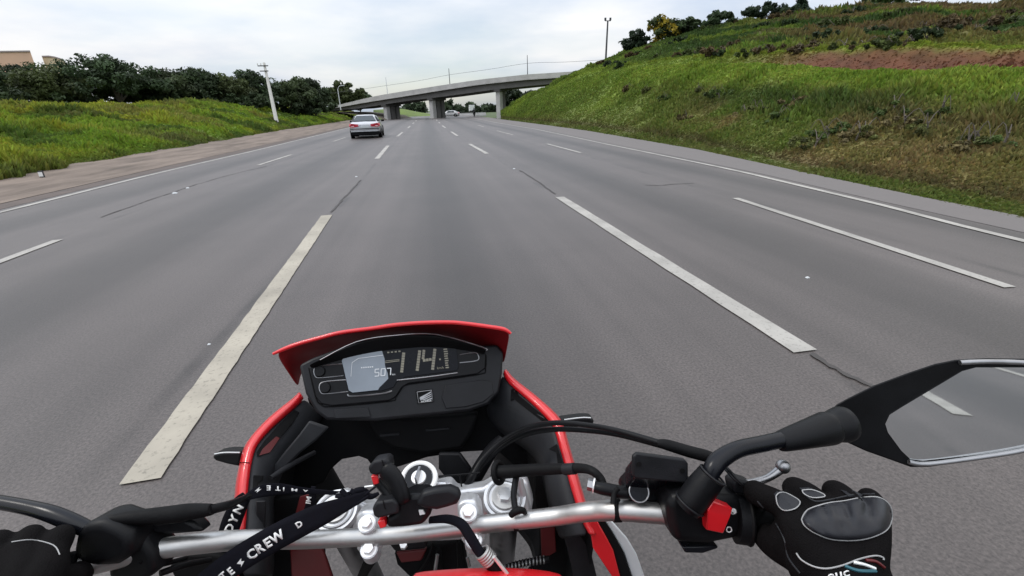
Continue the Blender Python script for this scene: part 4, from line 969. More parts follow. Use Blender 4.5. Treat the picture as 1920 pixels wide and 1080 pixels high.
# ================================================================== MOTORCYCLE (ridden by the camera's owner)
from mathutils.bvhtree import BVHTree
bike = empty('motorcycle', (0, .55, 0))
tag(bike, 'red and black motorcycle seen from the saddle, with silver handlebar and digital dashboard', 'motorcycle')
def surf(o):
    dg = bpy.context.evaluated_depsgraph_get(); dg.update()
    oe = o.evaluated_get(dg); me = oe.to_mesh(); mw = world_of(o)
    t = BVHTree.FromPolygons([mw @ v.co for v in me.vertices], [tuple(p.vertices) for p in me.polygons]); oe.to_mesh_clear()
    last = [.5]
    def at(px, py, lift=0.0):
        d = ray(px, py); dn = d.normalized(); h = t.ray_cast(CP, dn)
        if h[0] is not None: last[0] = (h[0]-CP).dot(f0)
        return CP+d*last[0]-dn*lift
    return at
def slab_on(name, pix, at, thick, m, parent, lift=.001):
    bm = bmesh.new(); pts = [at(x, y, lift) for x, y in pix]; prism(bm, pts, f0*thick); return from_bm(name, bm, m, parent, True, 30)
def line_on(name, pix, at, r, m, parent, lift=.001, n=5, closed=False):
    if closed: pix = list(pix)+[pix[0]]
    pts = catmull([Vector((x, y, 0)) for x, y in pix], n)
    return tube(name, [at(p.x, p.y, lift) for p in pts], r, m, parent, 6)
def ribbon(name, path, m, parent, thick=.0016, n=6):
    c = catmull([Vector((a[0], a[1], 0)) for a in path], n); zz = catmull([Vector((a[2], a[3], 0)) for a in path], n); rows = []
    for i, p in enumerate(c):
        t = (c[min(i+1, len(c)-1)]-c[max(i-1, 0)]).normalized(); nn = Vector((-t.y, t.x, 0)); h = zz[i].y/2
        rows.append([(p.x+nn.x*h*s, p.y+nn.y*h*s, zz[i].x) for s in (-1, -.5, 0, .5, 1)])
    return loft(name, rows, m, parent, thick, 0)
def tube_px(name, pts, m, parent, n=6, seg=12, squash=1.0):
    """pts (px,py,z,radius in px)"""
    return tube(name, [Q(x, y, z) for x, y, z, r in pts], [R_px(r, z) for x, y, z, r in pts], m, parent, seg, n, squash)

# ---- front cowl (red visor around the dashboard)
A_ = [(512, 661), (535, 651), (560, 642), (600, 631), (640, 621), (700, 613), (740, 607), (790, 603), (840, 602), (870, 604), (915, 610), (945, 615), (958, 623)]
Mi = [(540, 698), (547, 683), (568, 664), (602, 651), (640, 638), (695, 627), (740, 621), (790, 617), (835, 616), (870, 622), (910, 630), (940, 636), (950, 655)]
B_ = [(562, 734), (560, 706), (578, 684), (604, 672), (642, 656), (690, 644), (740, 638), (790, 634), (830, 634), (868, 644), (905, 656), (932, 662), (945, 692)]
cowl = loft('cowl', [[(x, y, .735) for x, y in A_], [(x, y, .79) for x, y in Mi], [(x, y, .835) for x, y in B_]], M_redshade, bike, .006, 2)
tube('cowl_rim', [Q(x, y+2.5, .735) for x, y in A_], [.0022]+[.0033]*11+[.0022], M_red, cowl, 10, 4)

# ---- side fairings
OL = [(562, 733), (553, 745), (530, 762), (505, 782), (480, 808), (462, 830), (455, 846), (450, 870), (443, 900), (440, 935), (440, 975), (432, 1020), (424, 1085)]
IL = [(570, 745), (558, 759), (537, 777), (515, 796), (494, 817), (480, 835), (474, 850), (469, 872), (465, 900), (462, 935), (461, 975), (455, 1020), (448, 1085)]
PL_ = [(606, 782), (598, 792), (584, 806), (565, 824), (548, 842), (533, 863), (524, 880), (515, 900), (508, 920), (506, 945), (506, 980), (506, 1020), (506, 1085)]
OR_ = [(947, 690), (957, 704), (970, 716), (1000, 738), (1022, 757), (1045, 778), (1055, 792), (1062, 818), (1071, 850), (1080, 880), (1089, 912), (1104, 965), (1122, 1005)]
IR_ = [(943, 699), (950, 713), (964, 727), (990, 748), (1010, 767), (1030, 788), (1040, 801), (1046, 822), (1055, 853), (1064, 884), (1072, 915), (1089, 970), (1107, 1005)]
PR_ = [(912, 768), (916, 782), (932, 798), (955, 815), (985, 832), (1003, 847), (1012, 858), (1018, 872), (1022, 890), (1026, 908), (1034, 935), (1046, 975), (1058, 1010)]
ZF = [.80, .79, .775, .76, .74, .725, .715, .70, .685, .67, .655, .635, .62]
fairs = []
for O_, I_, P_ in ((OL, IL, PL_), (OR_, IR_, PR_)):
    mid = [((a[0]+b[0])/2, (a[1]+b[1])/2) for a, b in zip(O_, I_)]
    fr = loft('side_fairing', [[(x, y, z+.030) for (x, y), z in zip(O_, ZF)], [(x*.8+a*.2, y*.8+b*.2, z+.003) for (x, y), (a, b), z in zip(O_, I_, ZF)], [(x, y, z-.002) for (x, y), z in zip(mid, ZF)], [(x, y, z) for (x, y), z in zip(I_, ZF)], [(x, y, z+.012) for (x, y), z in zip(I_, ZF)]], M_red, bike, .004, 1)
    q1 = [(a[0]*.65+b[0]*.35, a[1]*.65+b[1]*.35) for a, b in zip(I_, P_)]
    pn = loft('inner_panel', [[(x, y, z+.006) for (x, y), z in zip(I_, ZF)], [(x, y, z+.004) for (x, y), z in zip(q1, ZF)], [(x, y, z+.018) for (x, y), z in zip(P_, ZF)], [(x+(8 if x > 760 else 8)*(-1 if x > 760 else 1), y+4, z+.09) for (x, y), z in zip(P_, ZF)]], M_panel, fr, .004, 1)
    fairs.append((fr, pn))
aL = surf(fairs[0][1]); aR = surf(fairs[1][1])
slab_on('slot', [(551, 769), (560, 774), (548, 794), (524, 822), (506, 848), (482, 856), (481, 848), (495, 827), (525, 794)], aL, .002, M_deep, fairs[0][0], .0030)
slab_on('slot_liner', [(518, 818), (524, 822), (506, 848), (486, 854), (492, 842)], aL, .001, M_redd, fairs[0][0], .0042)
slab_on('slot', [(475, 892), (493, 893), (491, 902), (482, 908), (481, 930), (473, 932)], aL, .002, M_deep, fairs[0][0], .0030)
slab_on('slot', [(958, 730), (966, 729), (1000, 754), (1022, 776), (1029, 789), (1017, 790), (986, 766), (963, 748), (957, 752)], aR, .002, M_deep, fairs[1][0], .0030)
slab_on('slot', [(1030, 842), (1044, 833), (1056, 870), (1046, 872), (1043, 848), (1031, 843)], aR, .002, M_deep, fairs[1][0], .0030)
line_on('seam_line', [(443, 868), (456, 867), (468, 868)], surf(fairs[0][0]), .0007, M_deep, fairs[0][0], .0006, 3)
# outer skins of the fairings, going down beside the wheel
for O_, s in ((OL, -1), (OR_, 1)):
    rows = [[Q(x, y, z+.012) for (x, y), z in zip(O_, ZF)]]
    rows.append([p+Vector((s*-.01, .02, -.16)) for p in rows[0]]); rows.append([p+Vector((s*-.05, .03, -.30)) for p in rows[0]])
    loft('outer_skin', rows, M_black, fairs[0][0] if s < 0 else fairs[1][0], .004, 1, raw=True)

# ---- dashboard
dn_ = (-ray(745, 705)).normalized()+Vector((0, 0, .12))
DP = Plane(Q(745, 705, .745), dn_)
dash = plate('instrument_cluster', [(561, 684), (585, 671), (628, 655), (668, 640), (740, 628), (818, 626), (870, 638), (905, 648), (932, 646), (944, 660), (942, 700), (936, 735), (916, 758), (880, 771), (790, 780), (700, 789), (612, 787), (592, 772), (573, 738)], DP, .045, M_black2, bike, .004)
hoodl = [(578, 684), (600, 675), (668, 641), (740, 629), (818, 627), (905, 651), (912, 657)]
hood_lo = [(584, 692), (606, 683), (668, 668), (740, 656), (818, 650), (898, 660), (908, 666)]
loft('hood', [[tuple(v) for v in (DP(x, y, .028) for x, y in hoodl)], [tuple(v) for v in (DP(x, y, .016) for x, y in [((a[0]+b[0])/2, (a[1]+b[1])/2) for a, b in zip(hoodl, hood_lo)])], [tuple(v) for v in (DP(x, y, .003) for x, y in hood_lo)]], M_deep, dash, .002, 2, raw=True)
tube('hood_edge', [DP(x, y, .0285) for x, y in hoodl[1:]], .0007, M_steel, dash, 6, 4)
panel = plate('bezel', [(579, 688), (606, 682), (668, 664), (740, 653), (818, 647), (905, 655), (911, 664), (910, 690), (896, 701), (766, 719), (754, 726), (742, 744), (730, 751), (622, 761), (602, 757), (592, 744)], DP, .005, M_black, dash, .0015, .0045)
line_on('bezel_gap', [(579, 688), (592, 744), (602, 757), (622, 761), (730, 751), (742, 744), (754, 726), (766, 719), (896, 701), (910, 690), (911, 664)], lambda x, y, l: DP(x, y+1.5, l), .0011, M_deep, dash, .0006, 3)
lcd = plate('display', [(640, 676), (644, 667), (654, 663), (720, 656), (780, 651), (845, 646), (853, 649), (857, 657), (860, 690), (856, 695), (760, 707), (744, 716), (738, 726), (716, 733), (660, 737), (653, 733)], DP, .002, M_lcd, dash, .0006, .0062)
plate('painted_glare', [(641, 677), (645, 668), (655, 664), (716, 657.5), (721, 672), (722, 686), (727, 700), (728, 710), (722, 716), (711, 727), (709, 731), (661, 736), (654, 732)], DP, .0004, M_lcdl, lcd, 0, .0066)  # sky reflection on the display, painted as a lighter patch
SEG = []
def bar(x0, y0, x1, y1, wd, n, gap=.28):
    for i in range(n):
        a = i/n; b = (i+1-gap*.5)/n; d = Vector((x1-x0, y1-y0)); t = d.normalized(); nn = Vector((-t.y, t.x))*wd/2
        p = Vector((x0, y0))+d*a; q = Vector((x0, y0))+d*b
        SEG.append([(p.x+nn.x, p.y+nn.y), (q.x+nn.x, q.y+nn.y), (q.x-nn.x, q.y-nn.y), (p.x-nn.x, p.y-nn.y)])
bar(757, 661, 753, 699, 5.6, 8); bar(787, 657, 782, 696, 5.6, 8)
bar(795, 656, 793, 674, 5, 4); bar(793, 676, 810, 673.5, 5, 3); bar(815.5, 654, 811, 694, 5.6, 8)
for i in range(9): bar(831.5+i*.5, 655+i*4.3, 838.5+(i % 3)*.6+i*.25, 654.4+i*4.3, 2.4, 1, 0)
bar(823.5, 673.8, 826.5, 673.4, 3, 1, 0); bar(722, 680, 749, 676.5, 1.2, 1, 0); bar(722, 677, 749, 674, 1.0, 1, 0)
for i in range(4): bar(726+i*7, 661-i*.7, 730+i*7, 660.6-i*.7, 2.5, 1, 0)
polys_px('speed_digits', SEG, DP, M_seg, lcd, .0072, .0003)
text_px('unit_text', 'km/h', 826, 690, 4, 4.6, DP, M_seg, lcd, .0072, .01)
# seven segment trip figures
def seven(dg_, x, y, wd, ht, sk=-.06):
    on = {'5': 'afgcd', '0': 'abcdef', '7': 'abc'}[dg_]; h = ht/2
    def P_(u, v): return (x+u*wd+(v-1)*h*sk*1.0-0*v, y+v*h-u*wd*.09)
    g = {'a': ((0, 0), (1, 0)), 'g': ((0, 1), (1, 1)), 'd': ((0, 2), (1, 2)), 'f': ((0, 0), (0, 1)), 'e': ((0, 1), (0, 2)), 'b': ((1, 0), (1, 1)), 'c': ((1, 1), (1, 2))}
    for s in on:
        a, b = P_(*g[s][0]), P_(*g[s][1]); bar(*a, *b, 1.7, 1, 0.0)
SEG = []
for ch, x in (('5', 703), ('0', 714.5), ('7', 725)): seven(ch, x, 692.5-(x-703)*.08, 7.5, 13)
polys_px('trip_digits', SEG, DP, M_segw, lcd, .0074, .0003)
text_px('trip_unit_text', 'km', 738, 702, 4, 3.6, DP, M_segw, lcd, .0072, .0)
SEG = []
for i in range(6): bar(677+i*4, 689.5-i*.3, 679.6+i*4, 689.2-i*.3, 2.2, 1, 0)
bar(660, 680, 672, 672, 1, 1, 0); bar(672, 672, 718, 666, 1, 1, 0); bar(658, 706, 660, 680, .9, 1, 0)
polys_px('dial_marks', SEG, DP, M_segw, lcd, .0074, .0003)
for cx_, cy_ in ((600, 697), (610, 727)):
    y1 = (cy_-698)*.0
    line_on('button_groove', [(642+(cx_-600)*1.0, cy_-15), (cx_-2, cy_-11), (cx_-11, cy_-3), (cx_-8, cy_+9), (cx_+3, cy_+11), (644+(cx_-600)*.9, cy_+7)], lambda x, y, l: DP(x, y, l), .0009, M_steel, dash, .0050, 5)
    bm = bmesh.new(); disc(bm, DP(cx_, cy_, .004), DP.n, R_px(10, .74), .006, 28, R_px(8.5, .74)); from_bm('button', bm, M_black, dash)
line_on('button_groove', [(862, 665), (890, 661), (897, 667), (894, 676), (862, 680)], lambda x, y, l: DP(x, y, l), .0009, M_steel, dash, .0050, 4)
line_on('display_frame', [(652, 739), (660, 743), (716, 738), (735, 733)], lambda x, y, l: DP(x, y, l), .0012, M_steel, dash, .0055, 4)
line_on('display_frame', [(744, 713), (800, 707), (858, 699)], lambda x, y, l: DP(x, y, l), .0010, M_steel, dash, .0055, 4)
plate('blank_panel', [(835, 722), (902, 712), (922, 715), (926, 738), (906, 754), (872, 763), (836, 766), (828, 745)], DP, .002, M_black2, dash, .0012, .0024)
plate('blank_panel', [(626, 768), (690, 764), (696, 782), (628, 785)], DP, .002, M_black2, dash, .0012, .0024)
# maker's emblem: framed square with a wing
emb = plate('emblem', [(779, 733), (810, 729), (814, 753), (783, 757)], DP, .002, M_deep, dash, 0, .0018)
line_on('emblem_frame', [(782, 735), (809, 731.5), (812, 752), (785, 755.5)], lambda x, y, l: DP(x, y, l), .0005, M_steel, emb, .0022, 1, True)
polys_px('emblem_wing', [[(787, 745), (808, 734), (808.4, 736), (790, 747.5)], [(788, 748), (809, 738), (809, 739.6), (791, 749.5)], [(791, 750), (809.4, 741.5), (809.6, 743), (795, 750.6)], [(786.6, 746), (788, 745.6), (790.5, 751), (788.5, 750.5)], [(797, 750.6), (810, 745.5), (810.3, 748), (801, 750.8)]], DP, M_steel, emb, .0026)
text_px('emblem_text', 'HONDA', 799.5, 752.4, 7, 3.0, DP, M_silver, emb, .0026, .03, 1.25)

# ---- dark underside of the cowl, brackets
plate('cowl_underside', [(575, 745), (600, 740), (935, 705), (975, 790), (1030, 850), (1052, 880), (1035, 888), (990, 888), (962, 872), (938, 850), (905, 846), (868, 848), (800, 858), (750, 875), (705, 885), (688, 862), (672, 856), (640, 862), (618, 882), (606, 905), (560, 925), (508, 940), (505, 915), (545, 850), (590, 800)], .83, .02, M_deep, bike, .003)
plate('cluster_bracket', [(688, 788), (896, 776), (884, 815), (866, 842), (800, 852), (738, 842), (706, 824)], .79, .03, M_deep, bike, .006)
plate('bracket_rib', [(712, 815), (748, 812), (748, 816), (713, 819)], .786, .004, M_black2, bike)
plate('bracket_rib', [(798, 806), (842, 802), (842, 805), (799, 809)], .786, .004, M_black2, bike)
plate('cowl_strut', [(579, 789), (616, 802), (592, 826), (562, 850), (534, 878), (510, 896), (514, 872), (534, 846), (560, 815)], .728, .006, M_panel, bike, .003)
tube_px('cowl_strut', [(508, 896, .70, 5), (545, 872, .73, 5), (590, 848, .77, 4)], M_black2, bike)
plate('radiator_shroud', [(506, 938), (560, 928), (606, 935), (600, 990), (604, 1085), (506, 1085)], .735, .02, M_deep, bike, .003)
plate('radiator_shroud', [(1000, 890), (1050, 885), (1078, 935), (1100, 1000), (1112, 1085), (985, 1085), (1012, 1050), (1012, 990), (1004, 940)], .735, .02, M_deep, bike, .003)
plate('shroud_liner', [(562, 932), (584, 925), (572, 960), (556, 992), (543, 1000)], .72, .004, M_redd, bike, .001)
plate('shroud_liner', [(543, 1032), (600, 1020), (612, 1050), (624, 1085), (546, 1085)], .70, .006, M_redd, bike, .002)
plate('shroud_liner', [(1013, 985), (1040, 982), (1043, 1035), (1016, 1050)], .72, .004, M_redd, bike, .001)
plate('shroud_strip', [(480, 940), (497, 940), (495, 1000), (490, 1085), (474, 1085), (480, 1000)], .665, .004, M_black2, bike, .001)  # lighter strip painting in the vertical highlight on the black shroud
plate('shroud_strip', [(1050, 985), (1078, 985), (1108, 1035), (1120, 1085), (1076, 1085), (1064, 1030)], .665, .004, M_black2, bike, .001)
plate('shroud_strip', [(1036, 890), (1052, 888), (1070, 950), (1060, 954)], .69, .004, M_black2, bike, .001)
# lower red and white shrouds
plate('tank_shroud', [(1104, 975), (1119, 976), (1134, 1002), (1150, 1032), (1164, 1085), (1150, 1085), (1112, 1028)], .625, .006, M_red, bike, .0012)
plate('tank_shroud', [(1119, 976), (1133, 975), (1149, 1000), (1170, 1037), (1186, 1085), (1164, 1085), (1150, 1032), (1134, 1002)], .628, .006, M_deep, bike, .001)
plate('tank_shroud', [(1133, 975), (1145, 975), (1176, 1010), (1194, 1040), (1210, 1085), (1186, 1085), (1170, 1037), (1149, 1000)], .632, .006, M_silver, bike, .0015)
plate('tank_shroud', [(402, 1072), (424, 1044), (430, 1030), (434, 1046), (420, 1085), (396, 1085)], .61, .006, M_silver, bike, .001)
# indicators
for out_, z in (([(396, 858), (402, 851), (420, 848), (452, 848), (450, 876), (425, 871), (404, 865)], .74), ([(1050, 788), (1090, 783), (1108, 783), (1115, 789), (1112, 796), (1085, 801), (1068, 812), (1056, 806)], .76)):
    ti = plate('turn_signal', out_, z, .03, M_black, bike, .004)
    t0 = [(402, 851.5), (420, 848.5), (450, 848.5)] if out_[0][0] < 760 else [(1058, 787), (1090, 783), (1108, 783.5)]
    tube('signal_trim', [Q(x, y, z-.001) for x, y in t0], .0011, M_silver, ti, 6, 4)

# ---- triple clamp, forks
SA = Vector((0, -.36, .93)).normalized()                     # steering axis
plate('triple_clamp', [(580, 992), (592, 955), (612, 934), (640, 928), (668, 940), (700, 952), (738, 948), (770, 930), (800, 915), (842, 905), (856, 922), (905, 915), (930, 900), (965, 892), (990, 905), (1000, 940), (994, 985), (930, 990), (900, 1008), (860, 1015), (700, 1022), (660, 1000), (620, 996)], .665, .03, M_cast, bike, .006, seg=3)
for cx_, cy_ in ((632, 962), (946, 938)):
    c = Q(cx_, cy_, .655); bm = bmesh.new(); disc(bm, c, SA, .030, .010, 40, .029); o = from_bm('fork_cap', bm, M_cast, bike)
    bm = bmesh.new(); ring(bm, c+SA*.0105, SA, .0235, .0016); from_bm('cap_groove', bm, M_steel, o)
    bm = bmesh.new(); disc(bm, c+SA*.010, SA, .0185, .004, 32, .0175); from_bm('cap_disc', bm, M_alu, o)
    bm = bmesh.new(); disc(bm, c+SA*.013, SA, .0105, .009, 6, .0098); from_bm('cap_nut', bm, M_cast, o, False)
    tube('fork_tube', [c-SA*.02, c-SA*.62], .0215, M_steel, bike, 20)
ig = Q(786, 900, .650); bm = bmesh.new(); disc(bm, ig-SA*.01, SA, .0265, .014, 40, .026); lock = from_bm('ignition_lock', bm, M_cast, bike)
bm = bmesh.new(); ring(bm, ig+SA*.004, SA, .0225, .0036); from_bm('lock_ring', bm, M_white, lock)
bm = bmesh.new(); disc(bm, ig+SA*.004, SA, .0185, .003, 36); from_bm('lock_face', bm, M_gloss, lock)
bm = bmesh.new(); disc(bm, ig+SA*.0065, SA, .0105, .003, 28, .0098); from_bm('key_barrel', bm, M_chrome, lock)
kx = CR; bm = bmesh.new(); add_box(bm, ig+SA*.014, (Vector((.25, .95, 0)).normalized(), SA, Vector((.25, .95, 0)).normalized().cross(SA)), (.022, .018, .003)); from_bm('key', bm, M_steel, lock, False)
plate('clamp_wing', [(806, 905), (836, 905), (842, 916), (812, 924), (800, 920)], .652, .006, M_cast, bike, .002)
# fluid pipe and hose clip beside the right fork
tube_px('fork_bolt', [(975, 896, .65, 8), (974, 905, .65, 8), (983, 950, .66, 11), (986, 985, .66, 11)], M_cast, bike, 4, 12)
plate('stem_block', [(726, 1018), (798, 1012), (800, 1030), (740, 1036)], .66, .03, M_black, bike, .004)
bm = bmesh.new(); disc(bm, Q(757, 1024, .652), SA, .0052, .006, 6); from_bm('stem_bolt', bm, M_chrome, bike, False)
plate('steering_stem', [(738, 1036), (866, 1012), (876, 1085), (770, 1085), (744, 1060)], .71, .03, M_deep, bike, .004)
plate('stem_liner', [(742, 1036), (800, 1030), (790, 1052), (752, 1056)], .69, .01, M_redd, bike, .002)
for pts in ([(700, 1046, .68, 9), (684, 1070, .70, 9), (676, 1090, .72, 9)], [(690, 1042, .69, 4), (670, 1090, .72, 4)], [(812, 1020, .69, 3), (800, 1052, .69, 3), (772, 1090, .70, 3)], [(858, 1010, .685, 2.2), (860, 1090, .69, 2.2)], [(822, 1030, .69, 5), (826, 1090, .70, 5)]):
    tube_px('hose', pts, M_rubber, bike)
for pts in ([(820, 1040, .68, 3.5), (815, 1075, .68, 3.5)], [(876, 1045, .68, 3), (880, 1062, .68, 3)]): tube_px('stem_fitting', pts, M_steel, bike)
loft('fuel_tank', [[(770, 1072, .56), (820, 1068, .56), (900, 1062, .56), (1000, 1064, .57), (1060, 1075, .58)], [(765, 1092, .53), (820, 1090, .52), (900, 1088, .52), (1000, 1088, .53), (1070, 1096, .55)], [(760, 1180, .46), (820, 1180, .45), (900, 1180, .45), (1000, 1180, .46), (1080, 1180, .48)]], M_red, bike, .004, 1)
ch = [(932, 1070, .70, 6), (965, 1060, .70, 6), (1000, 1052, .70, 6), (1030, 1048, .70, 6)]
tube_px('corrugated_hose', ch, M_rubber, bike, 3)
for i in range(14):
    x = 934+i*6.6; bm = bmesh.new(); c = Q(x, itp(x, [(932, 1070), (965, 1060), (1000, 1052), (1030, 1048)]), .70); ring(bm, c, CR, R_px(6.2, .7), R_px(1.6, .7), 14, 6); from_bm('hose_ridge', bm, M_steel, bike)

# ---- handlebar and clamps
HB = [(150, 1062, .49, 20), (280, 1033, .515, 18.5), (340, 1023, .525, 18.3), (413, 1015, .54, 18), (482, 1011, .555, 17), (560, 1012, .575, 16.3), (657, 1008, .59, 16), (750, 1002, .592, 16), (850, 991, .592, 16), (925, 981, .59, 16), (1000, 973, .582, 16.2), (1050, 967, .572, 16.6), (1090, 961, .555, 17.3), (1120, 958, .545, 18.0), (1160, 957, .53, 18.8), (1250, 963, .515, 19.3), (1320, 968, .508, 19.5), (1420, 977, .497, 19.8), (1560, 990, .48, 20.2), (1640, 998, .473, 20.4)]
hb = tube_px('handlebar', HB, M_alu, bike, 6, 24)
for (x0, y0), (x1, y1) in (((688, 982), (692, 1030)), ((878, 962), (888, 1012))):
    cl = plate('bar_clamp', [(x0-22, y0-14), (x0-8, y0-24), (x0+14, y0-22), (x0+22, y0-8), (x1+22, y1+4), (x1+10, y1+18), (x1-12, y1+18), (x1-24, y1+2)], .606, .03, M_cast, bike, .005, seg=3)
    for bx, by in ((x0, y0), (x1, y1)):
        nb_ = (SA+Vector((0, -.1, .0))).normalized(); c = Q(bx, by, .585)
        bm = bmesh.new(); disc(bm, c-nb_*.022, nb_, .0115, .022, 28, .0108); from_bm('bolt_boss', bm, M_cast, cl)
        bm = bmesh.new(); disc(bm, c, nb_, .0098, .0022, 28); from_bm('washer', bm, M_chrome, cl)
        bm = bmesh.new(); disc(bm, c+nb_*.002, nb_, .0076, .0062, 6, .0070); b_ = from_bm('bolt', bm, M_chrome, cl, False); mod(b_, 'BEVEL', width=.0008, segments=2)
# cable ties round the bar
for x, y, z, r, wd in ((1156, 957, .531, 19.6, 14), (968, 977, .588, 16.8, 9)):
    tt = ((Q(x+20, y, z)-Q(x-20, y, z))).normalized(); c = Q(x, y, z); R_ = R_px(r, z)
    bm = bmesh.new(); disc(bm, c-tt*R_px(wd/2, z), tt, R_*1.05, R_px(wd, z), 28); o = from_bm('cable_tie', bm, M_rubber, bike)
tube_px('tie_loop', [(958, 966, .575, 6), (968, 958, .572, 7), (980, 957, .575, 6), (985, 962, .58, 4)], M_rubber, bike)
tube_px('tie_loop', [(1150, 945, .515, 6), (1152, 925, .52, 5), (1160, 915, .52, 4)], M_rubber, bike)

# ---- cables and hoses
tube_px('throttle_cable', [(868, 925, .69, 7), (885, 895, .69, 7), (905, 862, .70, 6), (940, 828, .70, 5), (985, 803, .68, 5), (1040, 793, .64, 5), (1100, 797, .60, 5), (1160, 808, .56, 5.2), (1240, 831, .52, 5.6)], M_black, bike, 8)
tube_px('throttle_cable', [(860, 935, .70, 7), (880, 905, .70, 7), (905, 872, .71, 6), (945, 835, .71, 5), (990, 813, .69, 5), (1040, 805, .65, 5), (1100, 807, .61, 5), (1160, 815, .57, 5.2), (1242, 836, .525, 5.6)], M_black, bike, 8)
tube_px('cable_boot', [(1232, 831, .522, 7), (1250, 834, .52, 10), (1290, 846, .515, 11), (1330, 857, .51, 11), (1350, 868, .505, 8)], M_rubber, bike, 6)
tube_px('steering_cable', [(885, 905, .72, 14), (905, 870, .73, 14), (925, 840, .75, 12), (940, 822, .76, 8)], M_black, bike, 6)
tube_px('brake_hose', [(932, 886, .64, 13), (960, 884, .63, 12), (1000, 881, .61, 11), (1050, 879, .585, 10), (1090, 878, .565, 9), (1112, 884, .55, 8), (1126, 898, .545, 8), (1132, 912, .54, 7)], M_rubber, bike, 8)
tube_px('hose_sleeve', [(1058, 880, .58, 10.5), (1078, 878.5, .57, 10.5)], M_black2, bike, 2)
bm = bmesh.new(); c = Q(935, 886, .64); ring(bm, c, (Q(960, 884, .63)-c), R_px(18, .64), R_px(5, .64), 28, 10); from_bm('hose_grommet', bm, M_rubber, bike)
tube_px('hose_bracket', [(968, 893, .63, 6), (963, 930, .605, 6), (968, 962, .58, 6)], M_black, bike, 6)
tube_px('wire', [(820, 893, .66, 1.6), (860, 890, .66, 1.6), (900, 886, .66, 1.6)], M_black, bike, 4)
tube_px('wire', [(862, 890, .68, 1.5), (866, 915, .68, 1.5), (868, 930, .68, 1.5)], M_black, bike, 4)
plate('hose_guide', [(822, 850), (862, 850), (884, 880), (876, 912), (842, 905), (822, 880)], .74, .01, M_black, bike, .003)

# ---- brake master cylinder and reservoir
offv = Q(1171, 916, .525)-Q(1189, 895, .495)
rs = from_bm('fluid_reservoir', prism(bmesh.new(), [Q(x, y, .495) for x, y in ((1189, 855), (1196, 851), (1284, 863), (1290, 872), (1289, 904), (1190, 896))], offv), M_gloss, bike, True, 30); mod(rs, 'BEVEL', width=.002, segments=2, limit_method='ANGLE')
plate('reservoir_lid', [(1186, 856), (1194, 849), (1284, 861), (1291, 870), (1291, 902), (1287, 907), (1192, 898), (1186, 893)], .492, .006, M_black2, rs, .0022, seg=3)
for x, y in ((1198, 870), (1279, 882)):
    bm = bmesh.new(); disc(bm, Q(x, y, .4915), -f0, .0026, .0010, 16); from_bm('lid_screw', bm, M_deep, rs)
cyl = plate('master_cylinder', [(1166, 918), (1188, 894), (1290, 904), (1300, 925), (1275, 942), (1220, 948), (1176, 942)], .522, .03, M_black, bike, .006, seg=3)
bm = bmesh.new(); sgc = Q(1197, 922, .519); disc(bm, sgc, -f0+CU*.45, R_px(17, .52), .003, 30); from_bm('sight_glass', bm, M_lcd, cyl)
bm = bmesh.new(); ring(bm, sgc+(-f0+CU*.45).normalized()*.003, -f0+CU*.45, R_px(18, .52), R_px(1.7, .52)); from_bm('sight_ring', bm, M_steel, cyl)
tube_px('banjo_joint', [(1112, 912, .535, 10), (1130, 916, .53, 12), (1160, 922, .525, 12), (1180, 924, .525, 12)], M_black, bike, 3)
tx = (Q(1130, 915, .53)-Q(1100, 908, .535)).normalized(); c = Q(1112, 910, .535)
bm = bmesh.new(); disc(bm, c-tx*.006, tx, .0068, .006, 6); from_bm('banjo_bolt', bm, M_steel, bike, False)
bm = bmesh.new(); disc(bm, c, tx, .0082, .0018, 24); from_bm('banjo_washer', bm, M_chrome, bike)

# ---- right switch housing, mirror clamp, grip
sw = plate('switch_housing', [(1250, 945), (1262, 930), (1296, 922), (1340, 926), (1386, 928), (1402, 945), (1407, 975), (1399, 1000), (1380, 1014), (1330, 1024), (1266, 1021), (1256, 985)], .482, .05, M_black, bike, .009, seg=4)
ks = [Q(x, y, z) for x, y, z in ((1336, 939, .470), (1375, 954, .470), (1369, 968, .462), (1357, 1001, .474), (1324, 994, .474), (1328, 958, .462))]
k_ = from_bm('kill_switch', prism(bmesh.new(), ks, f0*.02), M_red, sw, True, 20); mod(k_, 'BEVEL', width=.0014, segments=3)
for (x, y) in ((1375, 959), (1367, 993)):
    bm = bmesh.new(); ring(bm, Q(x, y, .479), -f0, R_px(4.8, .48), R_px(1.1, .48), 18, 6); from_bm('switch_symbol', bm, M_white, sw)
plate('switch_symbol', [(1369, 957), (1379, 955), (1381, 962), (1377, 963)], .4775, .0006, M_white, sw)
tube('collar', [Q(1378, 971, .492), Q(1402, 974, .49)], [.0245, .0245], M_black, bike, 32)
bm = bmesh.new(); ring(bm, Q(1402, 974, .49), (Q(1420, 976, .488)-Q(1402, 974, .49)), .0235, .0022, 36, 8); from_bm('collar_rib', bm, M_rubber, bike)
gp_ = [(1400, 975, .494, 29), (1440, 979, .491, 30), (1500, 985, .486, 30), (1600, 995, .476, 31), (1646, 999, .472, 31)]
tube_px('grip', gp_, M_rubber, bike, 4, 24)
plate('starter_button', [(1279, 1026), (1347, 1024), (1346, 1029), (1318, 1038), (1285, 1037)], .49, .02, M_gloss, sw, .003)
tube_px('mirror_clamp', [(1288, 950, .478, 26), (1300, 936, .476, 28), (1318, 912, .474, 28), (1334, 892, .472, 26)], M_black, bike, 3, 24)
for x, y, z, r in ((1336, 890, .4715, 25), (1293, 944, .477, 28.5)):
    bm = bmesh.new(); ring(bm, Q(x, y, z), Q(1336, 890, .4715)-Q(1293, 944, .477), R_px(r, z), R_px(2.0, z), 32, 8); from_bm('clamp_rib', bm, M_black2, bike)
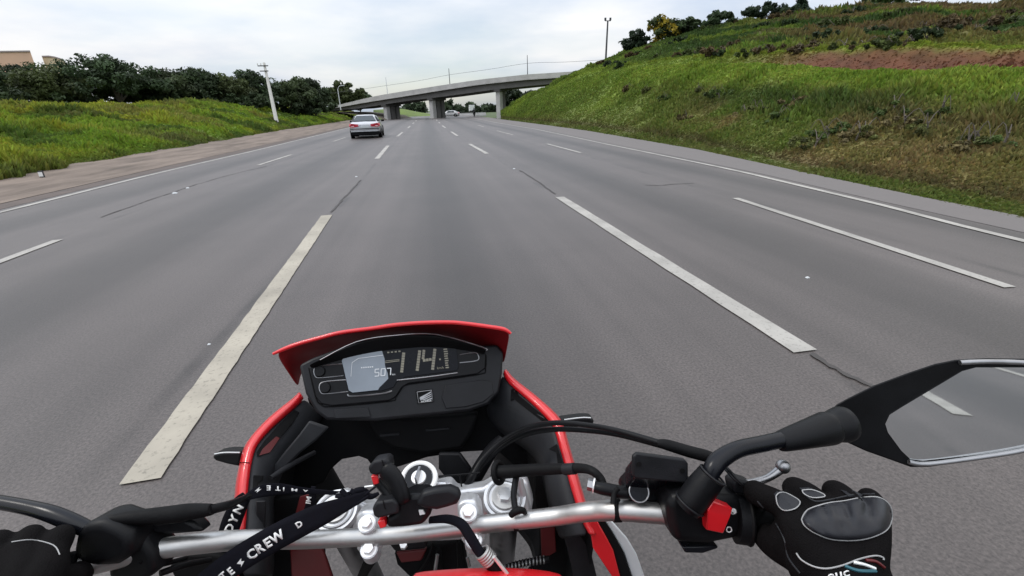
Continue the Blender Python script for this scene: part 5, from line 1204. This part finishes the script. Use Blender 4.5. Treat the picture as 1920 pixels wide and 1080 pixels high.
plate('lever_pivot', [(1372, 905), (1385, 898), (1412, 906), (1420, 920), (1400, 930), (1376, 926)], .49, .02, M_black2, bike, .003)
for r, dx in ((20, 0), (23, 6)):
    bm = bmesh.new(); ring(bm, Q(1372+dx, 893, .492), Q(1400, 905, .49)-Q(1372, 893, .492)+CU*.02, R_px(r, .49), R_px(2.0, .49), 28, 8); from_bm('lever_boot_rib', bm, M_black2, bike)
lv = tube_px('brake_lever', [(1388, 908, .495, 8), (1412, 905, .497, 7.5), (1440, 896, .50, 7), (1462, 881, .503, 8.5)], M_steel, bike, 6, 14)
bm = bmesh.new(); ball(bm, Q(1468, 875, .502), R_px(13, .502)); from_bm('lever_ball', bm, M_steel, lv)

# ---- right mirror
mC = Q(1800, 780, .53); vd = (mC-CP).normalized(); rd = Vector((.34, -1, -.20)).normalized(); mn = (rd-vd).normalized()
MP = Plane(mC, mn)
mir = empty('mirror', mC); mir.parent = bike; mir.matrix_parent_inverse = world_of(bike).inverted()
tube_px('stem', [(1330, 893, .474, 15), (1338, 876, .476, 17), (1352, 860, .48, 17), (1385, 842, .485, 15.5), (1430, 832, .492, 15), (1475, 822, .498, 15)], M_gloss, mir, 6, 20)
tube_px('stem_boot', [(1462, 828, .497, 17), (1470, 826, .498, 20), (1520, 812, .505, 27), (1552, 803, .51, 31), (1558, 801, .511, 28), (1578, 796, .514, 33), (1590, 793, .515, 30)], M_black, mir, 4, 24)
mo = [(1552, 775), (1568, 758), (1590, 746), (1639, 722), (1704, 698), (1752, 682), (1791, 674), (1849, 671), (1920, 672), (1985, 680), (2022, 702), (2036, 745), (2028, 795), (1990, 832), (1920, 848), (1849, 861), (1740, 876), (1707, 876), (1671, 863), (1623, 846), (1588, 830), (1570, 815)]
bm = bmesh.new(); fr_ = [bm.verts.new(MP(x, y, .004)) for x, y in mo]
cx0, cy0 = 1790, 775; lay = [fr_]
for sc2, dp in ((1.0, -.012), (.9, -.030), (.65, -.044)):
    lay.append([bm.verts.new(MP(cx0+(x-cx0)*sc2, cy0+(y-cy0)*sc2, .004)+mn*0-vd*0+(-mn)*(-dp*-1) if False else MP(cx0+(x-cx0)*sc2, cy0+(y-cy0)*sc2, .004)+vd*(-dp)) for x, y in mo])
for a, b in zip(lay[:-1], lay[1:]):
    for k in range(len(mo)): bm.faces.new((a[k], a[(k+1) % len(mo)], b[(k+1) % len(mo)], b[k]))
bm.faces.new(lay[-1]); bm.faces.new(list(reversed(fr_)))
shell = from_bm('shell', bm, M_black, mir, True, 45); mod(shell, 'BEVEL', width=.002, segments=2, limit_method='ANGLE', angle_limit=rad(50))
go = [(1665, 811), (1660, 795), (1668, 778), (1690, 764), (1752, 727), (1804, 696), (1830, 689), (1920, 689), (1975, 697), (2006, 715), (2018, 745), (2012, 790), (1980, 822), (1920, 840), (1849, 851), (1730, 864), (1707, 861), (1690, 845)]
plate('glass', go, MP, .0012, M_glass, mir, 0, .0046)
tube('rim', catmull([MP(x, y, .007) for x, y in ((1800, 680), (1849, 678), (1920, 680), (1982, 688), (2014, 708), (2027, 745), (2020, 793), (1985, 827), (1920, 844), (1849, 856), (1740, 870), (1704, 866))], 4), .0027, M_steel, mir, 10)
# ---- left controls
lm = empty('mirror', Q(90, 962, .5)); lm.parent = bike; lm.matrix_parent_inverse = world_of(bike).inverted()
tube_px('stem', [(-120, 930, .52, 12), (-50, 935, .515, 12), (0, 942, .51, 12.5), (50, 951, .505, 13), (92, 962, .50, 14.5), (128, 976, .497, 15), (164, 992, .495, 14)], M_gloss, lm, 6, 20)
plate('clutch_perch', [(138, 1000), (160, 978), (190, 976), (216, 985), (240, 1000), (250, 1024), (242, 1046), (214, 1064), (150, 1070), (130, 1040)], .485, .045, M_black, bike, .010, seg=4)
tube_px('clutch_boot', [(192, 974, .495, 4), (215, 973, .496, 9), (255, 970, .50, 13), (320, 965, .51, 16), (352, 960, .515, 15), (392, 956, .52, 11), (398, 955, .52, 9)], M_rubber, bike, 6, 16)
tube_px('clutch_cable', [(392, 956, .52, 9), (425, 948, .54, 8), (450, 938, .57, 6), (475, 928, .60, 5), (540, 922, .66, 4), (640, 926, .70, 3.5)], M_black, bike, 6)
plate('perch_bracket', [(250, 985), (318, 976), (342, 972), (362, 981), (380, 999), (330, 1003), (262, 1004)], .515, .02, M_black, bike, .004)
plate('switch_housing', [(196, 1010), (238, 1000), (268, 1012), (286, 1040), (290, 1075), (270, 1092), (200, 1092)], .50, .04, M_black, bike, .008, seg=4)
tube_px('grip', [(150, 1060, .492, 27), (60, 1080, .48, 29), (-80, 1110, .46, 31)], M_rubber, bike, 4, 24)
for pts in ([(262, 1052, .50, 5), (300, 1058, .52, 5), (350, 1046, .55, 4)], [(300, 1075, .52, 6), (345, 1060, .54, 6), (395, 1050, .57, 5)]): tube_px('wire', pts, M_rubber, bike)
plate('fairing_bracket', [(316, 1062), (352, 1040), (400, 1040), (430, 1048), (398, 1088), (330, 1092)], .60, .01, M_deep, bike, .003)

# ---- rest of the machine: front wheel, tank, seat, engine, rear wheel
fc = (Q(632, 962, .655)+Q(946, 938, .655))*.5
fw = fc-SA*.80; fw.z = .33
def moto_wheel(c, wd):
    bm = bmesh.new(); ring(bm, c, (1, 0, 0), .28, .05, 48, 12); o = from_bm('wheel', bm, M_rubber, bike)
    bm = bmesh.new(); ring(bm, c, (1, 0, 0), .225, .014, 40, 8); from_bm('rim', bm, M_steel, o)
    bm = bmesh.new(); disc(bm, c-Vector((.05, 0, 0)), (1, 0, 0), .035, .10, 20)
    for k in range(18):
        a = k/18*6.2832; add_tube(bm, [c+Vector(((-1)**k*.03, 0, 0)), c+Vector((0, math.cos(a)*.225, math.sin(a)*.225))], .0022, 6)
    from_bm('hub', bm, M_steel, o); return o
moto_wheel(fw, .1); moto_wheel(Vector((.0, fw.y-1.36, .33)), .12)
def blob(name, rows, m):
    bm = bmesh.new(); g = []
    for y, zc, hw, hz in rows:
        g.append([bm.verts.new((math.copysign(abs(math.cos(a))**.7, math.cos(a))*hw-.01, y, zc+math.copysign(abs(math.sin(a))**.7, math.sin(a))*hz)) for a in np.linspace(0, 2*math.pi, 17)[:-1]])
    for i in range(len(g)-1):
        for k in range(16): bm.faces.new((g[i][k], g[i][(k+1) % 16], g[i+1][(k+1) % 16], g[i+1][k]))
    bm.faces.new(g[0]); bm.faces.new(g[-1]); o = from_bm(name, bm, m, bike); mod(o, 'SUBSURF', levels=1, render_levels=1); return o
blob('tank_body', [(-.20, .84, .08, .06), (-.12, .88, .13, .09), (.05, .92, .15, .10), (.16, .92, .14, .09), (.24, .88, .11, .07)], M_red)
blob('seat', [(-.95, .90, .05, .03), (-.85, .90, .11, .05), (-.5, .86, .13, .05), (-.22, .82, .09, .05)], M_rubber)
blob('tail', [(-1.1, .88, .04, .02), (-.9, .83, .10, .05), (-.5, .76, .12, .06), (-.2, .74, .10, .06)], M_redd)
blob('engine', [(-.35, .45, .12, .12), (-.2, .50, .17, .2), (.1, .52, .17, .22), (.22, .48, .12, .14)], M_black2)
tube('swing_arm', [Vector((-.1, -.25, .45)), Vector((-.1, fw.y-1.36, .33))], .03, M_steel, bike)
# ================================================================== PHONE HOLDER
ph = empty('phone_holder', Q(760, 950, .53)); tag(ph, 'black four armed phone holder with red tabs clamped above the handlebar', 'phone holder')
plate('clamp_jaw', [(689, 877), (700, 864), (724, 860), (730, 866), (732, 884), (705, 892), (693, 890)], .545, .022, M_black2, ph, .003, seg=3)
plate('clamp_jaw', [(697, 953), (704, 942), (737, 936), (746, 944), (748, 963), (709, 973), (700, 969)], .535, .025, M_black2, ph, .003, seg=3)
plate('red_tab', [(695, 893), (708, 891), (710, 907), (700, 910)], .55, .014, M_red, ph, .001); plate('red_tab', [(707, 979), (720, 974), (724, 988), (713, 992)], .54, .014, M_red, ph, .001)
loft('arm', [[(726, 862, .552), (744, 872, .55), (758, 892, .547), (768, 918, .545), (774, 942, .543)], [(716, 872, .545), (732, 884, .542), (746, 902, .54), (754, 924, .538), (758, 944, .537)], [(708, 890, .55), (720, 904, .55), (732, 922, .548), (742, 936, .545), (748, 952, .543)]], M_black, ph, .009, 1)
plate('arm', [(790, 924), (815, 918), (842, 915), (858, 922), (865, 934), (856, 947), (838, 953), (818, 958), (796, 955), (778, 948)], .535, .016, M_black2, ph, .005, seg=4)
plate('body', [(742, 942), (770, 928), (800, 928), (812, 945), (806, 968), (792, 986), (760, 990), (724, 992), (722, 974), (742, 962)], .542, .035, M_black, ph, .006, seg=3)
tube_px('joint', [(705, 900, .556, 8), (722, 918, .556, 9), (738, 938, .552, 9)], M_black, ph, 4)
plate('painted_glint', [(785, 957), (793, 957), (797, 964), (787, 966)], .540, .002, M_silver, ph)  # silver patch painting in a white glint on the holder
for x0, y0, x1, y1 in ((716, 862, 719, 873), (718, 938, 722, 955)):
    tube_px('jaw_groove', [(x0, y0, .5445 if y0 < 900 else .5345, .9), (x1, y1, .5445 if y0 < 900 else .5345, .9)], M_deep, ph, 1, 6)

# ================================================================== LANYARDS
ly = empty('lanyard', Q(500, 1015, .54)); tag(ly, 'black key lanyard with white lettering draped over the left handlebar', 'lanyard')
s1 = ribbon('strap', [(380, 1100, .52, 46), (440, 1054, .53, 48), (500, 1017, .54, 48), (560, 985, .55, 46), (608, 962, .568, 40), (650, 944, .60, 26), (692, 926, .625, 13)], M_cloth, ly)
def lett(t_, x, y, a, h, z, st=1.0): text_px('lettering', t_, x, y, a, h, z, M_white, s1, 0, .035, st)
lett('C', 472, 1040, 28, 17, .533, 1.1); lett('R', 487, 1029, 30, 17, .536, 1.05); lett('E', 502, 1019, 31, 17, .537, 1.05); lett('W', 520, 1007.5, 33, 17, .539, 1.05)
lett('E', 433, 1072, 40, 14, .524); lett('T', 419, 1081, 40, 14, .522); lett('D', 561, 984, 30, 11, .546, 1.1)
polys_px('lettering', [[(444, 1057), (452, 1047), (452, 1053), (458, 1052), (452, 1063), (452, 1058)]], .5275, M_white, s1)
s2 = ribbon('strap', [(458, 936, .585, 10), (474, 927, .595, 18), (496, 920, .61, 23), (525, 917, .625, 21), (565, 920, .645, 13), (610, 923, .66, 8), (690, 928, .675, 5)], M_cloth, ly)
polys_px('lettering', [[(476, 922), (487, 913), (485, 918), (490, 917), (481, 924), (482, 920)]], .598, M_white, s2)
def lett2(t_, x, y, a, h, z, st): text_px('lettering', t_, x, y, a, h, z, M_white, s2, 0, .03, st)
lett2('E', 504, 914.5, 180, 9, .610, 1.25); lett2('T', 521, 915.5, 178, 8, .617, 1.4); lett2('I', 532, 917, 176, 7, .622, 1.4); lett2('M', 552, 918.5, 172, 5, .630, 2.2); lett2('A', 573, 920.3, 174, 3.6, .640, 2.2)
s3 = ribbon('strap', [(462, 930, .60, 20), (450, 945, .605, 30), (437, 972, .61, 36), (428, 1000, .615, 36), (420, 1040, .625, 34), (410, 1090, .64, 34)], M_cloth, ly)
def lett3(t_, x, y, a, h, z): text_px('lettering', t_, x, y, a, h, z, M_white, s3, 0, .03, 1.1)
lett3('N', 447.5, 955, 62, 15, .602); lett3('Y', 439, 974, 64, 15, .606); lett3('D', 431, 991, 66, 15, .609)
s4 = ribbon('strap', [(588, 912, .66, 8), (586, 930, .66, 14), (580, 950, .665, 16), (572, 975, .67, 12)], M_cloth, ly)
text_px('lettering', 'IM', 579, 938, 82, 9, .6585, M_white, s4, 0, .02, 1.1)
for pts in ([(582, 992, .60, 2), (620, 972, .615, 2), (655, 950, .62, 2), (705, 912, .62, 2)], [(640, 960, .61, 1.6), (668, 944, .61, 1.6), (690, 930, .615, 1.6)]): tube_px('cord', pts, M_cloth, ly, 5)
for i in range(7): 
    random.seed(i); x = 630+i*9; tube_px('knot', [(x, 925+random.uniform(-9, 9), .66, 5), (x+14, 925+random.uniform(-9, 9), .66, 5), (x+26, 926+random.uniform(-8, 6), .665, 3)], M_cloth, ly, 4, 8)
tube_px('cord_clip', [(684, 913, .655, 2), (700, 911, .655, 2)], M_chrome, ly, 2)
lc2 = empty('strap_cord', Q(870, 985, .55)); tag(lc2, 'short black cord with a coiled metal ferrule hanging over the bar centre', 'cord')
tube_px('strap', [(806, 975, .565, 7), (838, 973, .56, 9), (864, 982, .553, 10), (880, 1004, .55, 10.5), (896, 1030, .55, 10), (905, 1042, .55, 9)], M_cloth, lc2, 6, 14, .7)
d_ = (Q(925, 1058, .552)-Q(905, 1036, .55)).normalized()
for i in range(5):
    bm = bmesh.new(); ring(bm, Q(905, 1036, .55)+d_*(.0032*i), d_, R_px(13, .55), R_px(3.0, .55), 24, 8); from_bm('ferrule', bm, M_alu, lc2)
tube_px('sheath', [(916, 1050, .552, 12), (935, 1072, .555, 13), (955, 1100, .56, 13)], M_black, lc2, 3, 16)
tube_px('rod', [(926, 1044, .54, 3.5), (962, 1090, .545, 3.5)], M_chrome, lc2, 2, 10)

# ================================================================== RIDER'S HANDS
rider = empty('person', (0, 0, .9)); tag(rider, 'rider of the motorcycle, only black gloved hands and cuffs on the grips visible', 'person')
def hand(name, tubes):
    bm = bmesh.new()
    for pts in tubes: 
        add_tube(bm, [Q(x, y, z) for x, y, z, r in pts], [r/1000 for x, y, z, r in pts], 14, 4)
        for x, y, z, r in (pts[0], pts[-1]): ball(bm, Q(x, y, z), r/1000, seg=14)
    o = from_bm(name, bm, M_glove, rider, True, None)
    mod(o, 'REMESH', mode='VOXEL', voxel_size=.0022, use_smooth_shade=True); mod(o, 'SMOOTH', factor=.5, iterations=5)
    return o
RT = []
mcp = [(1482, 958, .447, 13.0), (1536, 948, .440, 13.5), (1592, 948, .437, 13), (1642, 960, .440, 12)]
pip = [(1418, 925, .468, 11.5), (1492, 918, .462, 12), (1566, 923, .457, 11.5), (1630, 936, .458, 10.5)]
dip = [(1420, 922, .503, 10.5), (1494, 920, .500, 11), (1566, 926, .497, 10.5), (1628, 938, .49, 9.5)]
tip = [(1440, 945, .528, 9.5), (1512, 946, .528, 10), (1580, 952, .522, 9.5), (1636, 962, .512, 8.5)]
wr = (1572, 1090, .400, 31)
for k in range(4):
    RT.append([mcp[k], ((mcp[k][0]+pip[k][0])/2, (mcp[k][1]+pip[k][1])/2-3, (mcp[k][2]+pip[k][2])/2-.002, mcp[k][3]-.8), pip[k], dip[k], tip[k]])
    RT.append([mcp[k], (mcp[k][0]*.5+(1530+k*28)*.5, 1005, .418, 17), (1535+k*25, 1060, .405, 21)])
RT.append([(1535, 1060, .41, 26), wr, (1600, 1200, .37, 33)]); RT.append([(1610, 1060, .41, 22), (1620, 1100, .40, 24)])
RT.append([(1500, 1035, .43, 20), (1462, 1020, .452, 17), (1440, 1008, .476, 14), (1432, 996, .502, 12), (1446, 985, .522, 10.5)])
RT.append([(1490, 985, .44, 14), (1470, 1015, .445, 15), (1520, 1050, .42, 22)])
gl = hand('glove', RT)
gs = surf(gl)
go_ = [(1503, 974), (1509, 962), (1520, 953), (1553, 943), (1584, 939), (1615, 933), (1645, 932), (1664, 942), (1672, 958), (1670, 982), (1655, 999), (1615, 1012), (1564, 1012), (1529, 1000), (1509, 986)]
cxg, cyg = 1592, 975
gpts = catmull([Vector((x, y, 0)) for x, y in go_+[go_[0]]], 5)[:-1]
bm = bmesh.new(); lays = []
for sc2, lf in [(s_, .0006+.0095*(1-s_**4)**.6) for s_ in (1.0, .98, .94, .89, .83, .77, .7, .63, .56, .49, .42, .35, .28, .21, .14, .07)]:
    row = []
    for p in gpts:
        x = cxg+(p.x-cxg)*sc2; y = cyg+(p.y-cyg)*sc2; b = 0
        if sc2 < .97:
            b = sum(-.0062*math.exp(-((x-xv-(y-960)*.35)/7.5)**2)*math.exp(-((y-955)/26)**2) for xv in (1548, 1590, 1630))+.002*math.exp(-((y-972)/12)**2)
        row.append(bm.verts.new(gs(x, y, lf+b)))
    lays.append(row)
k = len(gpts)
for a, b in zip(lays[:-1], lays[1:]):
    for j in range(k): bm.faces.new((a[j], a[(j+1) % k], b[(j+1) % k], b[j]))
bm.faces.new(lays[-1])
kg = from_bm('knuckle_guard', bm, M_guard, gl, True, None); mod(kg, 'SMOOTH', factor=.5, iterations=1)
line_on('piping', go_, gs, .0006, M_piping, gl, .0012, 4, True)
for sh in ([(1455, 930), (1461, 924), (1474, 924), (1496, 936), (1500, 944), (1490, 954), (1470, 957), (1458, 946)],):
    slab_on('finger_pad', sh, gs, .004, M_guard, gl, .003); line_on('piping', sh, gs, .0005, M_piping, gl, .0032, 3, True)
slab_on('finger_pad', [(1502, 917), (1520, 916), (1542, 924), (1546, 931), (1525, 932), (1508, 925)], gs, .003, M_guard, gl, .002)
line_on('seam', [(1512, 930), (1530, 940), (1560, 936), (1600, 928), (1640, 926)], gs, .0008, M_panel, gl, .0006, 5)
line_on('seam', [(1420, 940), (1450, 975), (1470, 1010), (1478, 1045), (1500, 1075)], gs, .0008, M_panel, gl, .0006, 5)
slab_on('finger_pad', [(1580, 921), (1600, 920), (1618, 928), (1612, 933), (1592, 931)], gs, .003, M_guard, gl, .002)
line_on('piping', [(1504, 919), (1522, 918), (1542, 925), (1546, 931), (1524, 933), (1508, 926)], gs, .0005, M_piping, gl, .0022, 3, True)
line_on('piping', [(1493, 1037), (1503, 1050), (1525, 1062), (1550, 1066), (1580, 1060), (1612, 1048), (1640, 1042), (1655, 1045), (1657, 1050)], gs, .0007, M_piping, gl, .0010, 5)
for pts, m_ in (([(1600, 1054), (1622, 1059), (1641, 1066)], M_white), ([(1623, 1050), (1643, 1053), (1658, 1064)], M_redd), ([(1584, 1061), (1610, 1070), (1642, 1071)], M_teal)):
    line_on('stripe', pts, gs, .0013, m_, gl, .0006, 5)
def tx_on(body, px, py, ang, h):
    p = gs(px, py, 0); z = (p-CP).dot(f0)-.0035
    return text_px('lettering', body, px, py, ang, h, z, M_white, gl, 0, .01, 1.25)
tx_on('euc', 1572, 1077, 12, 17)
# left hand, mostly below the picture
LTb = []
mcpL = [(96, 1035, .45, 13.5), (40, 1035, .445, 13.5), (-20, 1045, .44, 13), (-75, 1060, .44, 12)]
for k in range(4):
    x, y, z, r = mcpL[k]
    LTb.append([mcpL[k], (x+16, y-26, z+.018, 12), (x+16, y-26, z+.05, 11), (x+2, y-2, z+.075, 10)])
    LTb.append([mcpL[k], (x*.6+20, y+60, .42, 18), (10-k*22, 1180, .40, 22)])
LTb.append([(-20, 1180, .40, 30), (-40, 1300, .37, 34)]); LTb.append([(80, 1110, .43, 18), (120, 1092, .455, 15), (146, 1078, .48, 13), (150, 1062, .50, 11)])
gl2 = hand('glove', LTb); gs2 = surf(gl2)
line_on('piping', [(22, 1016), (60, 1012), (100, 1022), (112, 1040)], gs2, .0005, M_piping, gl2, .001, 4)
# the rest of the rider, behind and below the camera
bm = bmesh.new()
def limb(pts): 
    add_tube(bm, [Vector(p[:3]) for p in pts], [p[3] for p in pts], 14, 3)
    for p in (pts[0], pts[-1]): ball(bm, Vector(p[:3]), p[3]*.98)
limb([(0, -.62, .98, .15), (0, -.55, 1.12, .155), (0, -.42, 1.28, .165), (0, -.30, 1.38, .12), (0, -.26, 1.44, .065)])
ball(bm, Vector((0, -.20, 1.53)), .135, (1, 1.12, 1.05))
wR = Q(1592, 1150, .385); wL = Q(-40, 1240, .39)
for s_, w_ in ((1, wR), (-1, wL)):
    limb([(s_*.17, -.36, 1.34, .075), (s_*.34, -.28, 1.16, .056), (w_.x*.55+s_*.20, w_.y*.5-.10, 1.08, .048), (w_.x, w_.y, w_.z, .036)])
    limb([(s_*.09, -.60, .95, .10), (s_*.22, -.28, .88, .085), (s_*.24, -.08, .82, .066), (s_*.22, -.22, .55, .058), (s_*.2, -.30, .32, .05)])
    limb([(s_*.2, -.33, .30, .05), (s_*.21, -.20, .27, .045), (s_*.22, -.08, .26, .035)])
M_jack = mat('dark_jacket_cloth', (.016, .016, .018), .85, spec=.2, bump=.5, scale=40, bscale=300)
bo = from_bm('body', bm, M_jack, rider, True, None); mod(bo, 'REMESH', mode='VOXEL', voxel_size=.012, use_smooth_shade=True); mod(bo, 'SMOOTH', factor=.5, iterations=4)
M_cuff = mat('black_jacket_cloth', (.014, .014, .016), .85, bump=.5, scale=40, bscale=300)
tube_px('sleeve', [(1592, 1150, .385, 78), (1610, 1230, .36, 92), (1640, 1400, .32, 120)], M_cuff, rider, 4, 20)
tube_px('sleeve', [(-40, 1240, .39, 80), (-60, 1400, .34, 110)], M_cuff, rider, 4, 20)
